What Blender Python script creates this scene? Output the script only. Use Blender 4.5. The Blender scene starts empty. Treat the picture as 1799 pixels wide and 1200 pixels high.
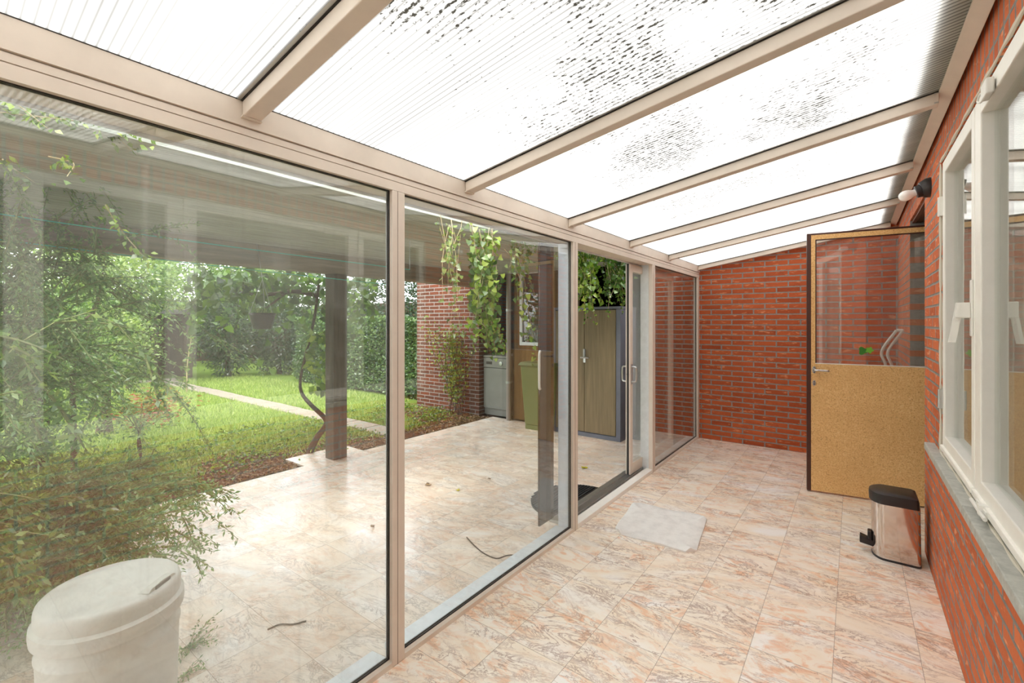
import bpy, bmesh, math, random
import numpy as np
from mathutils import Vector, Matrix
random.seed(7)
RNG = np.random.default_rng(7)
SC = bpy.context.scene
COL = SC.collection
PI = math.pi

# ------------------------------------------------------------------ camera
H = 1.35                      # eye height
YAW = math.atan2(0.6, 0.8)
cam_d = bpy.data.cameras.new('camera')
cam = bpy.data.objects.new('camera', cam_d)
COL.objects.link(cam)
cam.location = (0, 0, H)
cam.rotation_euler = (PI / 2, 0, YAW)
cam_d.sensor_fit = 'HORIZONTAL'
cam_d.sensor_width = 36.0
cam_d.lens = 36.0 * 800.0 / 1799.0
cam_d.shift_y = -34.0 / 1799.0
cam_d.clip_start = 0.02
SC.camera = cam


def P(u, v, X=None, Y=None, Z=None):
    """world point seen at photo position u,v on the plane X=, Y= or Z="""
    xc = (u - 899.5) / 800.0
    d = Vector((-.6 + .8 * xc, .8 + .6 * xc, -(v - 566.0) / 800.0))
    if X is not None:
        t = X / d.x
    elif Y is not None:
        t = Y / d.y
    else:
        t = (Z - H) / d.z
    return Vector((0, 0, H)) + d * t


# ------------------------------------------------------------------ colours and nodes
def S(r, g, b):
    def f(c):
        c /= 255.0
        return c / 12.92 if c <= .04045 else ((c + .055) / 1.055) ** 2.4
    return (f(r), f(g), f(b), 1.0)


def N(nt, typ, ins=None, **attrs):
    n = nt.nodes.new('ShaderNode' + typ)
    for k, v in attrs.items():
        setattr(n, k, v)
    for k, v in (ins or {}).items():
        s = n.inputs[k]
        if isinstance(v, bpy.types.NodeSocket):
            nt.links.new(v, s)
        else:
            s.default_value = v
    return n


def MATH(nt, op, a, b=None, c=None, clamp=False):
    ins = {0: a}
    if b is not None:
        ins[1] = b
    if c is not None:
        ins[2] = c
    return N(nt, 'Math', ins, operation=op, use_clamp=clamp).outputs[0]


def VM(nt, op, a, b=None):
    ins = {0: a}
    if b is not None:
        ins[1] = b
    return N(nt, 'VectorMath', ins, operation=op).outputs[0]


def MIX(nt, fac, a, b, mode='MIX'):
    n = N(nt, 'Mix', data_type='RGBA', blend_type=mode)
    for i, v in ((0, fac), (6, a), (7, b)):
        if isinstance(v, bpy.types.NodeSocket):
            nt.links.new(v, n.inputs[i])
        else:
            n.inputs[i].default_value = v
    return n.outputs[2]


def RAMP(nt, fac, stops, interp='LINEAR'):
    n = N(nt, 'ValToRGB', {0: fac})
    cr = n.color_ramp
    cr.interpolation = interp
    while len(cr.elements) < len(stops):
        cr.elements.new(.5)
    for e, (p, c) in zip(cr.elements, stops):
        e.position = p
        e.color = c if len(c) == 4 else (c[0], c[0], c[0], 1)
    return n.outputs[0]


def g(v):
    return (v, v, v, 1)


def NOISE(nt, vec, scale, detail=4, rough=.55, dist=0.0):
    return N(nt, 'TexNoise', {'Vector': vec, 'Scale': scale, 'Detail': detail, 'Roughness': rough, 'Distortion': dist}).outputs[0]


def POS(nt):
    return N(nt, 'NewGeometry').outputs['Position']


def SCALE(nt, vec, s, rot=(0, 0, 0), loc=(0, 0, 0)):
    return N(nt, 'Mapping', {'Vector': vec, 'Scale': s, 'Rotation': rot, 'Location': loc}).outputs[0]


def mat_new(name):
    m = bpy.data.materials.new(name)
    m.use_nodes = True
    nt = m.node_tree
    nt.nodes.clear()
    out = N(nt, 'OutputMaterial')
    return m, nt, out


def principled(name, col, rough=.5, metal=0.0, bump=None, spec=.5):
    """col: colour or callable(nt)->socket; bump: callable(nt)->(height socket, strength, distance)"""
    m, nt, out = mat_new(name)
    b = N(nt, 'BsdfPrincipled', {'Metallic': metal, 'Specular IOR Level': spec})
    c = col(nt) if callable(col) else col
    if isinstance(c, tuple) and len(c) == 2:
        c, rough = c
    for key, v in (('Base Color', c), ('Roughness', rough)):
        if isinstance(v, bpy.types.NodeSocket):
            nt.links.new(v, b.inputs[key])
        else:
            b.inputs[key].default_value = v
    if bump:
        h, st, di = bump(nt)
        bn = N(nt, 'Bump', {'Height': h, 'Strength': st, 'Distance': di})
        nt.links.new(bn.outputs[0], b.inputs['Normal'])
    nt.links.new(b.outputs[0], out.inputs[0])
    return m


# ------------------------------------------------------------------ objects
def put(o, label=None, cat=None, group=None, kind=None):
    if label:
        o['label'] = label
    if cat:
        o['category'] = cat
    if group:
        o['group'] = group
    if kind:
        o['kind'] = kind
    return o


def empty(name, loc=(0, 0, 0), label=None, cat=None, group=None, kind=None, rz=0.0):
    o = bpy.data.objects.new(name, None)
    COL.objects.link(o)
    o.location = loc
    o.rotation_euler = (0, 0, rz)
    o.empty_display_size = .05
    return put(o, label, cat, group, kind)


class MB:
    def __init__(s):
        s.v = []
        s.f = []

    def add(s, verts, faces):
        k = len(s.v)
        s.v += [tuple(p) for p in verts]
        s.f += [tuple(i + k for i in f) for f in faces]
        return s

    def box(s, x0, x1, y0, y1, z0, z1, top=None):
        """top=(dx,dy) shrinks the upper face on each side"""
        dx, dy = top or (0, 0)
        v = [(x0, y0, z0), (x1, y0, z0), (x1, y1, z0), (x0, y1, z0),
             (x0 + dx, y0 + dy, z1), (x1 - dx, y0 + dy, z1), (x1 - dx, y1 - dy, z1), (x0 + dx, y1 - dy, z1)]
        return s.add(v, [(0, 3, 2, 1), (4, 5, 6, 7), (0, 1, 5, 4), (1, 2, 6, 5), (2, 3, 7, 6), (3, 0, 4, 7)])

    def hexa(s, v):
        return s.add(v, [(0, 3, 2, 1), (4, 5, 6, 7), (0, 1, 5, 4), (1, 2, 6, 5), (2, 3, 7, 6), (3, 0, 4, 7)])

    def prism(s, pts, y0, y1, axis='y'):
        """profile pts (a,b) swept along axis; axis y: (x,z), x: (y,z), z: (x,y)"""
        n = len(pts)

        def mk(p, w):
            return {'y': (p[0], w, p[1]), 'x': (w, p[0], p[1]), 'z': (p[0], p[1], w)}[axis]
        v = [mk(p, y0) for p in pts] + [mk(p, y1) for p in pts]
        f = [tuple(range(n))[::-1], tuple(range(n, 2 * n))]
        f += [(i, (i + 1) % n, n + (i + 1) % n, n + i) for i in range(n)]
        return s.add(v, f)

    def loft(s, rings, cap=True):
        n = len(rings[0])
        v = [p for r in rings for p in r]
        f = []
        for k in range(len(rings) - 1):
            for i in range(n):
                j = (i + 1) % n
                f.append((k * n + i, k * n + j, (k + 1) * n + j, (k + 1) * n + i))
        if cap:
            f.append(tuple(range(n))[::-1])
            f.append(tuple((len(rings) - 1) * n + i for i in range(n)))
        return s.add(v, f)

    def lathe(s, prof, c=(0, 0, 0), n=32, cap=True):
        rings = [[(c[0] + r * math.cos(2 * PI * i / n), c[1] + r * math.sin(2 * PI * i / n), c[2] + z) for i in range(n)] for r, z in prof]
        return s.loft(rings, cap)

    def tube(s, pts, r, n=8, closed=False):
        pts = [Vector(p) for p in pts]
        m = len(pts)
        rs = list(r) if hasattr(r, '__len__') else [r] * m
        rings = []
        up = None
        for i, p in enumerate(pts):
            if closed:
                d = pts[(i + 1) % m] - pts[i - 1]
            else:
                d = pts[min(i + 1, m - 1)] - pts[max(i - 1, 0)]
            d.normalize()
            if up is None:
                up = Vector((0, 0, 1)) if abs(d.z) < .9 else Vector((1, 0, 0))
            a = d.cross(up)
            if a.length < 1e-5:
                a = d.cross(Vector((1, .3, 0)))
            a.normalize()
            b = a.cross(d).normalized()
            up = b
            rings.append([p + (a * math.cos(2 * PI * k / n) + b * math.sin(2 * PI * k / n)) * rs[i] for k in range(n)])
        if closed:
            rings.append(rings[0])
        return s.loft(rings, not closed)

    def build(s, name, m, parent=None, smooth=False, bevel=0.0, local=False, seg=2, **props):
        me = bpy.data.meshes.new(name)
        off = Vector((0, 0, 0))
        if parent is not None and not local:
            q = parent
            while q is not None:
                off += q.location
                q = q.parent
        me.from_pydata([(x - off.x, y - off.y, z - off.z) for x, y, z in s.v], [], s.f)
        me.update()
        bm = bmesh.new()
        bm.from_mesh(me)
        bmesh.ops.recalc_face_normals(bm, faces=bm.faces)
        bm.to_mesh(me)
        bm.free()
        if smooth:
            me.polygons.foreach_set('use_smooth', [True] * len(me.polygons))
            me.set_sharp_from_angle(angle=math.radians(40))
        o = bpy.data.objects.new(name, me)
        COL.objects.link(o)
        me.materials.append(m)
        if parent is not None:
            o.parent = parent
        if bevel:
            b = o.modifiers.new('edge', 'BEVEL')
            b.width = bevel
            b.segments = seg
            b.limit_method = 'ANGLE'
        return put(o, **props)


def bezier(pts, n=12):
    """Catmull-Rom through pts"""
    pts = [Vector(p) for p in pts]
    q = [pts[0] * 2 - pts[1]] + pts + [pts[-1] * 2 - pts[-2]]
    out = []
    for i in range(1, len(q) - 2):
        for k in range(n):
            t = k / n
            a, b, c, d = q[i - 1], q[i], q[i + 1], q[i + 2]
            out.append(.5 * ((2 * b) + (c - a) * t + (2 * a - 5 * b + 4 * c - d) * t * t + (3 * b - a - 3 * c + d) * t ** 3))
    out.append(pts[-1])
    return out


# ------------------------------------------------------------------ leaves
def unit(a):
    return a / np.maximum(np.linalg.norm(a, axis=1, keepdims=True), 1e-9)


def leaf_mesh(name, pos, dirs, length, width, m, parent=None, shape='oval', fold=.25, normals=None, **props):
    """one mesh of leaves; pos Nx3 leaf bases, dirs Nx3 growth directions"""
    pos = np.asarray(pos, float)
    n = len(pos)
    d = unit(np.asarray(dirs, float))
    if normals is None:
        normals = RNG.normal(size=(n, 3)) + np.array([0, 0, .8])
    side = unit(np.cross(d, normals))
    nor = np.cross(side, d)
    L = (length * RNG.uniform(.6, 1.25, n))[:, None]
    W = (width * RNG.uniform(.7, 1.2, n))[:, None]
    if shape == 'oval':
        V = np.stack([pos, pos + d * L * .45 + side * W * .5 + nor * W * fold, pos + d * L, pos + d * L * .45 - side * W * .5 + nor * W * fold], 1)
        F = np.array([[0, 1, 2, 3]])
        k = 4
    elif shape == 'blade':
        V = np.stack([pos - side * W * .5, pos + side * W * .5, pos + d * L], 1)
        F = np.array([[0, 1, 2]])
        k = 3
    else:  # lobed, vine like, 7 points
        V = np.stack([pos, pos + side * W * .55 - d * L * .05 + nor * W * .1, pos + side * W * .42 + d * L * .5, pos + d * L, pos - side * W * .42 + d * L * .5,
                      pos - side * W * .55 - d * L * .05 + nor * W * .1], 1)
        V[:, 3] -= nor * L * .2
        F = np.array([[0, 1, 2, 3], [0, 3, 4, 5]])
        k = 6
    off = np.zeros(3)
    q = parent
    while q is not None:
        off += np.array(q.location)
        q = q.parent
    V = (V - off).reshape(-1, 3)
    faces = (F[None] + (np.arange(n) * k)[:, None, None]).reshape(-1, F.shape[1])
    me = bpy.data.meshes.new(name)
    me.vertices.add(len(V))
    me.vertices.foreach_set('co', V.ravel())
    me.loops.add(faces.size)
    me.loops.foreach_set('vertex_index', faces.ravel().astype(np.int32))
    me.polygons.add(len(faces))
    me.polygons.foreach_set('loop_start', np.arange(0, faces.size, F.shape[1]).astype(np.int32))
    me.update(calc_edges=True)
    o = bpy.data.objects.new(name, me)
    COL.objects.link(o)
    me.materials.append(m)
    if parent is not None:
        o.parent = parent
    return put(o, **props)


def shell_points(c, r, n, thick=.35, squash=None, lump=.18):
    """points in the outer shell of a lumpy ellipsoid, with outward directions"""
    d = unit(RNG.normal(size=(n, 3)))
    ph = RNG.uniform(0, 6, 6)
    bump = 1 + lump * (np.sin(d[:, 0] * 5 + ph[0]) * np.sin(d[:, 1] * 6 + ph[1]) + np.sin(d[:, 2] * 7 + ph[2]) * np.cos(d[:, 0] * 9 + ph[3]))
    k = 1 - thick * RNG.random(n) ** 1.5
    p = np.array(c) + d * np.array(r) * (k * bump)[:, None]
    return p, unit(d / np.array(r))
SKY, SUN, EXPO, GAP = 1.05, 0.8, 2.42, .004
# ------------------------------------------------------------------ materials
def c_marble(warm):
    def f(nt):
        p = POS(nt)
        T = .28
        q = SCALE(nt, p, (1 / T, 1 / T, 0), loc=(.065 / T, -(1.83 - 5 * T) / T + 0, 0))
        idx = N(nt, 'VectorMath', {0: q}, operation='FLOOR').outputs[0]
        fr = N(nt, 'VectorMath', {0: q}, operation='FRACTION').outputs[0]
        rnd = N(nt, 'TexWhiteNoise', {'Vector': idx}, noise_dimensions='3D')
        off = VM(nt, 'MULTIPLY', rnd.outputs['Color'], (7.0, 7.0, 7.0))
        tang = MATH(nt, 'MULTIPLY_ADD', rnd.outputs['Value'], .8, -.55)
        rotv = N(nt, 'VectorRotate', {'Vector': p, 'Angle': tang}, rotation_type='Z_AXIS').outputs[0]
        pv = VM(nt, 'ADD', VM(nt, 'MULTIPLY', rotv, (2.0, 6.2, 1.0)), off)
        pw = VM(nt, 'ADD', VM(nt, 'MULTIPLY', rotv, (3.2, 5.5, 1.0)), off)
        big = NOISE(nt, pv, .8, 3, .5, .6)
        col = RAMP(nt, big, [(.26, S(*warm[0])), (.43, S(*warm[1])), (.54, S(*warm[2])), (.7, S(*warm[3]))])
        # warm blotches
        n2 = NOISE(nt, pw, 3.2, 7, .68, .9)
        n3 = NOISE(nt, pv, .75, 2)
        bl = MATH(nt, 'MULTIPLY', RAMP(nt, n2, [(.48, g(0)), (.62, g(1))]), RAMP(nt, n3, [(.40, g(0)), (.56, g(1))]))
        col = MIX(nt, MATH(nt, 'MULTIPLY', bl, warm[6]), col, S(*warm[4]))
        # fine branching veins
        def ridge(v, w):
            a = MATH(nt, 'ABSOLUTE', MATH(nt, 'SUBTRACT', v, .5))
            return RAMP(nt, a, [(0, g(1)), (w * .35, g(.85)), (w, g(0))])
        v1 = ridge(NOISE(nt, pw, 2.6, 9, .68, 1.1), .030)
        m1 = RAMP(nt, NOISE(nt, pv, 1.1, 3, .5), [(.46, g(0)), (.62, g(1))])
        v2 = ridge(NOISE(nt, VM(nt, 'ADD', pv, (3.1, 8.0, 0)), 1.5, 10, .72, 1.6), .024)
        m2 = RAMP(nt, NOISE(nt, VM(nt, 'ADD', pv, (9., 2., 0)), .9, 3, .5), [(.40, g(0)), (.60, g(1))])
        vein = MATH(nt, 'MAXIMUM', MATH(nt, 'MULTIPLY', v1, m1), MATH(nt, 'MULTIPLY', v2, m2))
        col = MIX(nt, MATH(nt, 'MULTIPLY', vein, warm[9]), col, S(*warm[5]))
        smear = MATH(nt, 'MULTIPLY', RAMP(nt, NOISE(nt, pw, 5.0, 8, .75, .5), [(.52, g(0)), (.74, g(.4))]), m1)
        col = MIX(nt, smear, col, S(*warm[5]))
        # joints
        sx = N(nt, 'SeparateXYZ', {0: fr})
        e = []
        for k in (0, 1):
            a = MATH(nt, 'ABSOLUTE', MATH(nt, 'SUBTRACT', sx.outputs[k], .5))
            e.append(MATH(nt, 'GREATER_THAN', a, .5 - .0045))
        j = MATH(nt, 'MULTIPLY', MATH(nt, 'MAXIMUM', e[0], e[1]), .62)
        col = MIX(nt, j, col, S(150, 128, 110))
        rough = RAMP(nt, NOISE(nt, p, 3.0, 4), [(.35, g(warm[7])), (.7, g(warm[8]))])
        return col, rough
    return f


M_floor = principled('marble_inside', c_marble([(254, 249, 243), (253, 243, 229), (251, 236, 216), (254, 250, 245), (238, 172, 116), (150, 108, 88), .62, .25, .42, .72]), spec=.4)
M_patio = principled('marble_outside', c_marble([(246, 239, 231), (244, 230, 214), (240, 220, 200), (246, 240, 233), (222, 172, 136), (142, 124, 112), .5, .15, .34, .6]), spec=.25)


def c_brick(ax, soldier=False, t=((202, 104, 62), (160, 75, 43), (180, 88, 53), (226, 154, 112), (96, 52, 38))):
    def f(nt):
        p = POS(nt)
        s = N(nt, 'SeparateXYZ', {0: p})
        a = s.outputs[0 if ax == 'x' else 1]
        b = s.outputs[2]
        vec = N(nt, 'CombineXYZ', {0: b, 1: a} if soldier else {0: a, 1: b}).outputs[0]
        wob = NOISE(nt, p, 9.0, 2)
        vec = VM(nt, 'ADD', vec, VM(nt, 'MULTIPLY', N(nt, 'CombineXYZ', {0: wob, 1: wob}).outputs[0], (.006, .005, 0)))
        br = N(nt, 'TexBrick', {'Vector': vec, 'Scale': 1.0, 'Brick Width': .218, 'Row Height': .0575, 'Mortar Size': .0070, 'Mortar Smooth': .1, 'Bias': 0.0,
                               'Color1': S(*t[0]), 'Color2': S(*t[1]), 'Mortar': S(128, 118, 108)}, offset=0.0 if soldier else .5)
        # second random per brick, coarse
        n1 = NOISE(nt, SCALE(nt, p, (4.6, 4.6, 17.4)), 1.0, 2, .5)
        col = MIX(nt, RAMP(nt, n1, [(.35, g(0)), (.62, g(.75))]), br.outputs[0], S(*t[2]))
        n2 = NOISE(nt, SCALE(nt, p, (.55, .55, 1.9), rot=(.35, .35, 0)), 20, 3, .55, .3)
        col = MIX(nt, RAMP(nt, n2, [(.60, g(0)), (.68, g(.7))]), col, S(*t[3]))
        n3 = NOISE(nt, p, 11, 5, .7)
        col = MIX(nt, RAMP(nt, n3, [(.55, g(0)), (.8, g(.55))]), col, S(*t[4]))
        col = MIX(nt, br.outputs[1], col, MIX(nt, NOISE(nt, p, 40, 3), S(118, 114, 112), S(172, 166, 158)))
        n4 = NOISE(nt, SCALE(nt, p, (1, 1, .45)), 3.4, 6, .7, .6)
        col = MIX(nt, RAMP(nt, n4, [(.70, g(0)), (.78, g(.4))]), col, S(214, 196, 180))
        return col, .85
    return f


def b_brick(ax, soldier=False):
    def f(nt):
        p = POS(nt)
        s = N(nt, 'SeparateXYZ', {0: p})
        a = s.outputs[0 if ax == 'x' else 1]
        b = s.outputs[2]
        vec = N(nt, 'CombineXYZ', {0: b, 1: a} if soldier else {0: a, 1: b}).outputs[0]
        wob = NOISE(nt, p, 9.0, 2)
        vec = VM(nt, 'ADD', vec, VM(nt, 'MULTIPLY', N(nt, 'CombineXYZ', {0: wob, 1: wob}).outputs[0], (.006, .005, 0)))
        br = N(nt, 'TexBrick', {'Vector': vec, 'Scale': 1.0, 'Brick Width': .218, 'Row Height': .0575, 'Mortar Size': .0055, 'Mortar Smooth': .5}, offset=0.0 if soldier else .5)
        h = MATH(nt, 'ADD', MATH(nt, 'SUBTRACT', 1.0, br.outputs[1]), MATH(nt, 'MULTIPLY', NOISE(nt, p, 60, 5), .4))
        return h, .8, .006
    return f


M_brick_x = principled('brick_along_x', c_brick('x'), bump=b_brick('x'), spec=.2)
M_brick_shaded = principled('brick_in_shade', c_brick('x', t=((118, 64, 44), (80, 46, 34), (94, 54, 38), (132, 96, 72), (52, 38, 32))), bump=b_brick('x'), spec=.2)  # darker copy of the brick, shade under the roof put into its colours
LIGHTER = ((224, 126, 82), (186, 94, 58), (206, 110, 70), (238, 172, 132), (120, 66, 48))
M_brick_y = principled('brick_along_y', c_brick('y', t=LIGHTER), bump=b_brick('y'), spec=.2)
M_brick_s = principled('brick_soldier', c_brick('y', True, LIGHTER), bump=b_brick('y', True), spec=.2)


def speck(base, amt, sc=30, rough=.45):
    def f(nt):
        n = NOISE(nt, POS(nt), sc, 5, .6)
        d = tuple(c * (1 - amt) for c in base[:3]) + (1,)
        return RAMP(nt, n, [(.3, d), (.65, base)]), rough
    return f


M_frame = principled('cream_aluminium', speck(S(228, 216, 202), .06, 14, .42))
M_frame_out = principled('white_aluminium', speck(S(232, 238, 242), .10, 25, .4))
M_white = principled('white_paint', speck(S(246, 243, 236), .04, 18, .4))
M_rubber = principled('black_rubber', S(52, 48, 45), .6)
M_alu = principled('aluminium', S(190, 190, 188), .35, .9)
M_chrome = principled('chrome', S(205, 205, 205), .16, 1.0)
M_whiteplastic = principled('white_plastic', S(232, 230, 224), .4)
M_black = principled('black_plastic', S(40, 36, 36), .42)
M_stone = principled('bluestone', lambda nt: (RAMP(nt, NOISE(nt, POS(nt), 24, 8, .7), [(.3, S(156, 156, 150)), (.7, S(196, 196, 188))]), .6),
                     bump=lambda nt: (NOISE(nt, POS(nt), 70, 4), .2, .003))
M_darkwood = principled('dark_brown_paint', S(74, 40, 30), .4)


def c_chip(nt):
    p = POS(nt)
    n1 = NOISE(nt, p, 120, 3, .7)
    n2 = NOISE(nt, p, 46, 5, .75)
    n3 = NOISE(nt, p, 3.5, 4)
    col = RAMP(nt, n1, [(.30, S(190, 138, 84)), (.45, S(232, 184, 122)), (.60, S(242, 202, 140)), (.75, S(248, 220, 168))])
    col = MIX(nt, RAMP(nt, n2, [(.62, g(0)), (.72, g(.7))]), col, S(124, 82, 46))
    col = MIX(nt, RAMP(nt, n3, [(.35, g(0)), (.75, g(.3))]), col, S(198, 148, 88))
    return col, .6


M_chip = principled('chipboard', c_chip, spec=.3)


def c_wood(c0, c1, axis='z', sc=6):
    def f(nt):
        s = {'z': (sc, sc, sc * .06), 'y': (sc, sc * .06, sc), 'x': (sc * .06, sc, sc)}[axis]
        n = NOISE(nt, SCALE(nt, POS(nt), s), 4.0, 7, .65, .3)
        return RAMP(nt, n, [(.28, S(*c0)), (.72, S(*c1))]), .8
    return f


M_post = principled('weathered_post', c_wood((58, 52, 44), (104, 94, 80), 'z'), spec=.2)
M_beam = principled('weathered_beam', c_wood((116, 108, 94), (170, 158, 138), 'y'), spec=.2)
M_boards = principled('weathered_boards', c_wood((142, 146, 136), (198, 200, 188), 'y', 9), spec=.2)
M_browndoor = principled('brown_door', c_wood((92, 66, 36), (134, 100, 58), 'z', 5), spec=.3)
M_fence = principled('fence_boards', c_wood((52, 40, 32), (92, 72, 56), 'z', 8), spec=.2)
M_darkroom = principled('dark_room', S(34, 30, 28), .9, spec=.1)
M_bounce = principled('bounce_white', S(240, 234, 224), .8, spec=.2)  # unseen rear wall finish, pale to throw light back into the room
M_beige = principled('house_plaster', S(196, 182, 160), .8, spec=.2)
M_concrete = principled('pale_concrete', speck(S(158, 148, 132), .35, 30, .9), spec=.2)
M_roofing = principled('grey_roofing', S(96, 94, 92), .8)


def c_soil(nt):
    p = POS(nt)
    n = NOISE(nt, p, 38, 7, .75)
    n2 = NOISE(nt, p, 4, 4)
    c = RAMP(nt, n, [(.32, S(54, 38, 28)), (.52, S(96, 70, 52)), (.72, S(146, 116, 90))])
    sx = N(nt, 'SeparateXYZ', {0: p})
    lawn = MATH(nt, 'ADD', MATH(nt, 'MULTIPLY', MATH(nt, 'ADD', sx.outputs[0], 5.2), -1.1), MATH(nt, 'MULTIPLY_ADD', n2, 2.4, -1.2), clamp=True)
    return MIX(nt, lawn, c, S(104, 128, 52)), .95


M_soil = principled('garden_soil', c_soil, bump=lambda nt: (NOISE(nt, POS(nt), 45, 6, .7), .8, .03), spec=.1)


# roof sheet: twin wall polycarbonate with dirt in the channels
def mk_roof():
    m, nt, out = mat_new('polycarbonate')
    p = POS(nt)
    s = N(nt, 'SeparateXYZ', {0: p})
    rib = MATH(nt, 'SINE', MATH(nt, 'MULTIPLY', s.outputs[1], 2 * PI / .0205))
    ribm = RAMP(nt, MATH(nt, 'MULTIPLY_ADD', rib, .5, .5), [(.64, g(1)), (1.0, g(.38))])
    # dirt specks, stretched along the channels (x)
    q = SCALE(nt, p, (1.0, 1.6, 1.0))
    sp = NOISE(nt, q, 60, 3, .6, .3)
    area = NOISE(nt, SCALE(nt, p, (1.3, 1.0, .2), loc=(4.1, .35, 0)), 1.9, 4, .6)
    xm = MATH(nt, 'MULTIPLY', RAMP(nt, MATH(nt, 'MULTIPLY', MATH(nt, 'ADD', s.outputs[0], 1.6), .5), [(.0, g(.0)), (.18, g(.15)), (.30, g(1)), (.80, g(1)), (.92, g(0))]), RAMP(nt, MATH(nt, 'MULTIPLY', MATH(nt, 'ADD', s.outputs[1], 0), .25), [(.15, g(1)), (.62, g(1)), (.95, g(.55))]))
    thr = MATH(nt, 'MULTIPLY', RAMP(nt, area, [(.36, g(.06)), (.60, g(.265))]), xm)
    spots = MATH(nt, 'MULTIPLY', MATH(nt, 'SUBTRACT', MATH(nt, 'ADD', sp, thr), .745), 14.0, clamp=True)
    chan = RAMP(nt, MATH(nt, 'MULTIPLY_ADD', MATH(nt, 'SINE', MATH(nt, 'MULTIPLY', s.outputs[1], 2 * PI / .0205)), .5, .5), [(.15, g(.15)), (.5, g(1))])
    spots = MATH(nt, 'MULTIPLY', spots, chan)
    film = RAMP(nt, NOISE(nt, SCALE(nt, p, (.35, 3.0, 1)), 2.2, 5, .6), [(.35, g(1.0)), (.75, g(.72))])
    base = MIX(nt, 1.0, MIX(nt, 1.0, ROOF_COL, ribm, 'MULTIPLY'), film, 'MULTIPLY')
    col = MIX(nt, MATH(nt, 'MULTIPLY', spots, .95), base, S(44, 40, 30))
    tr = N(nt, 'BsdfTranslucent', {'Color': col})
    df = N(nt, 'BsdfDiffuse', {'Color': col})
    mx = N(nt, 'MixShader', {0: .2, 1: tr.outputs[0], 2: df.outputs[0]})
    gl = N(nt, 'BsdfGlossy', {'Roughness': .25})
    lw = N(nt, 'LayerWeight', {'Blend': .15})
    mx2 = N(nt, 'MixShader', {0: MATH(nt, 'MULTIPLY', lw.outputs['Fresnel'], .25), 1: mx.outputs[0], 2: gl.outputs[0]})
    nt.links.new(mx2.outputs[0], out.inputs[0])
    return m


ROOF_COL = (.95, .94, .91, 1)
M_roof = mk_roof()


def mk_glass(name, tint=(.97, .985, .98, 1), dust=0.0, boost=1.0, dustcol=(.8, .8, .76, 1)):
    """thin float glass: see-through with Schlick reflection, optional dust film"""
    m, nt, out = mat_new(name)
    lw = N(nt, 'LayerWeight', {'Blend': .5})
    f = MATH(nt, 'POWER', lw.outputs['Facing'], 5.0)
    fr = MATH(nt, 'MULTIPLY', MATH(nt, 'MULTIPLY_ADD', f, .95, .045), boost, clamp=True)
    tr = N(nt, 'BsdfTransparent', {'Color': tint})
    gl = N(nt, 'BsdfGlossy', {'Roughness': 0.0, 'Color': g(1)})
    mx = N(nt, 'MixShader', {0: fr, 1: tr.outputs[0], 2: gl.outputs[0]})
    last = mx
    if dust:
        p = POS(nt)
        a = NOISE(nt, SCALE(nt, p, (1, .8, .6)), 1.6, 5, .6, .8)
        st = NOISE(nt, SCALE(nt, p, (1, 26, .5)), 1.5, 4, .6)
        sm = NOISE(nt, SCALE(nt, p, (1, 2.0, 14)), 3.0, 5, .6)
        k = MATH(nt, 'ADD', RAMP(nt, a, [(.32, g(.15)), (.72, g(1))]), MATH(nt, 'ADD', RAMP(nt, st, [(.58, g(0)), (.8, g(.55))]), RAMP(nt, sm, [(.5, g(0)), (.8, g(.35))])))
        k = MATH(nt, 'MULTIPLY', k, dust, clamp=True)
        d1 = N(nt, 'BsdfDiffuse', {'Color': dustcol})
        d2 = N(nt, 'BsdfTranslucent', {'Color': dustcol})
        d = N(nt, 'MixShader', {0: .5, 1: d1.outputs[0], 2: d2.outputs[0]})
        last = N(nt, 'MixShader', {0: k, 1: mx.outputs[0], 2: d.outputs[0]})
    nt.links.new(last.outputs[0], out.inputs[0])
    return m


M_glass = mk_glass('glass_clear')
M_glass_dusty = mk_glass('glass_dusty', boost=2.0, dust=.13)
M_glass_light = mk_glass('glass_light_dust', boost=1.6, dust=.02)
M_glass_win = mk_glass('glass_window', tint=(.86, .90, .87, 1))
M_glass_tint = mk_glass('glass_brown_tint', tint=(.10, .085, .075, 1))
M_glass_door = mk_glass('glass_house_door', boost=2.6, dust=.10, dustcol=(.82, .74, .70, 1))


def mk_leaf(name, cols, trans=.45, gloss=.06):
    m, nt, out = mat_new(name)
    r = N(nt, 'NewGeometry').outputs['Random Per Island']
    k = len(cols) - 1
    col = RAMP(nt, r, [(i / k, S(*c)) for i, c in enumerate(cols)])
    d = N(nt, 'BsdfDiffuse', {'Color': col})
    t = N(nt, 'BsdfTranslucent', {'Color': MIX(nt, 1.0, col, (1.05, 1.1, .6, 1), 'MULTIPLY')})
    mx = N(nt, 'MixShader', {0: trans, 1: d.outputs[0], 2: t.outputs[0]})
    gl = N(nt, 'BsdfGlossy', {'Roughness': .35})
    mx2 = N(nt, 'MixShader', {0: gloss, 1: mx.outputs[0], 2: gl.outputs[0]})
    nt.links.new(mx2.outputs[0], out.inputs[0])
    return m


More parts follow.
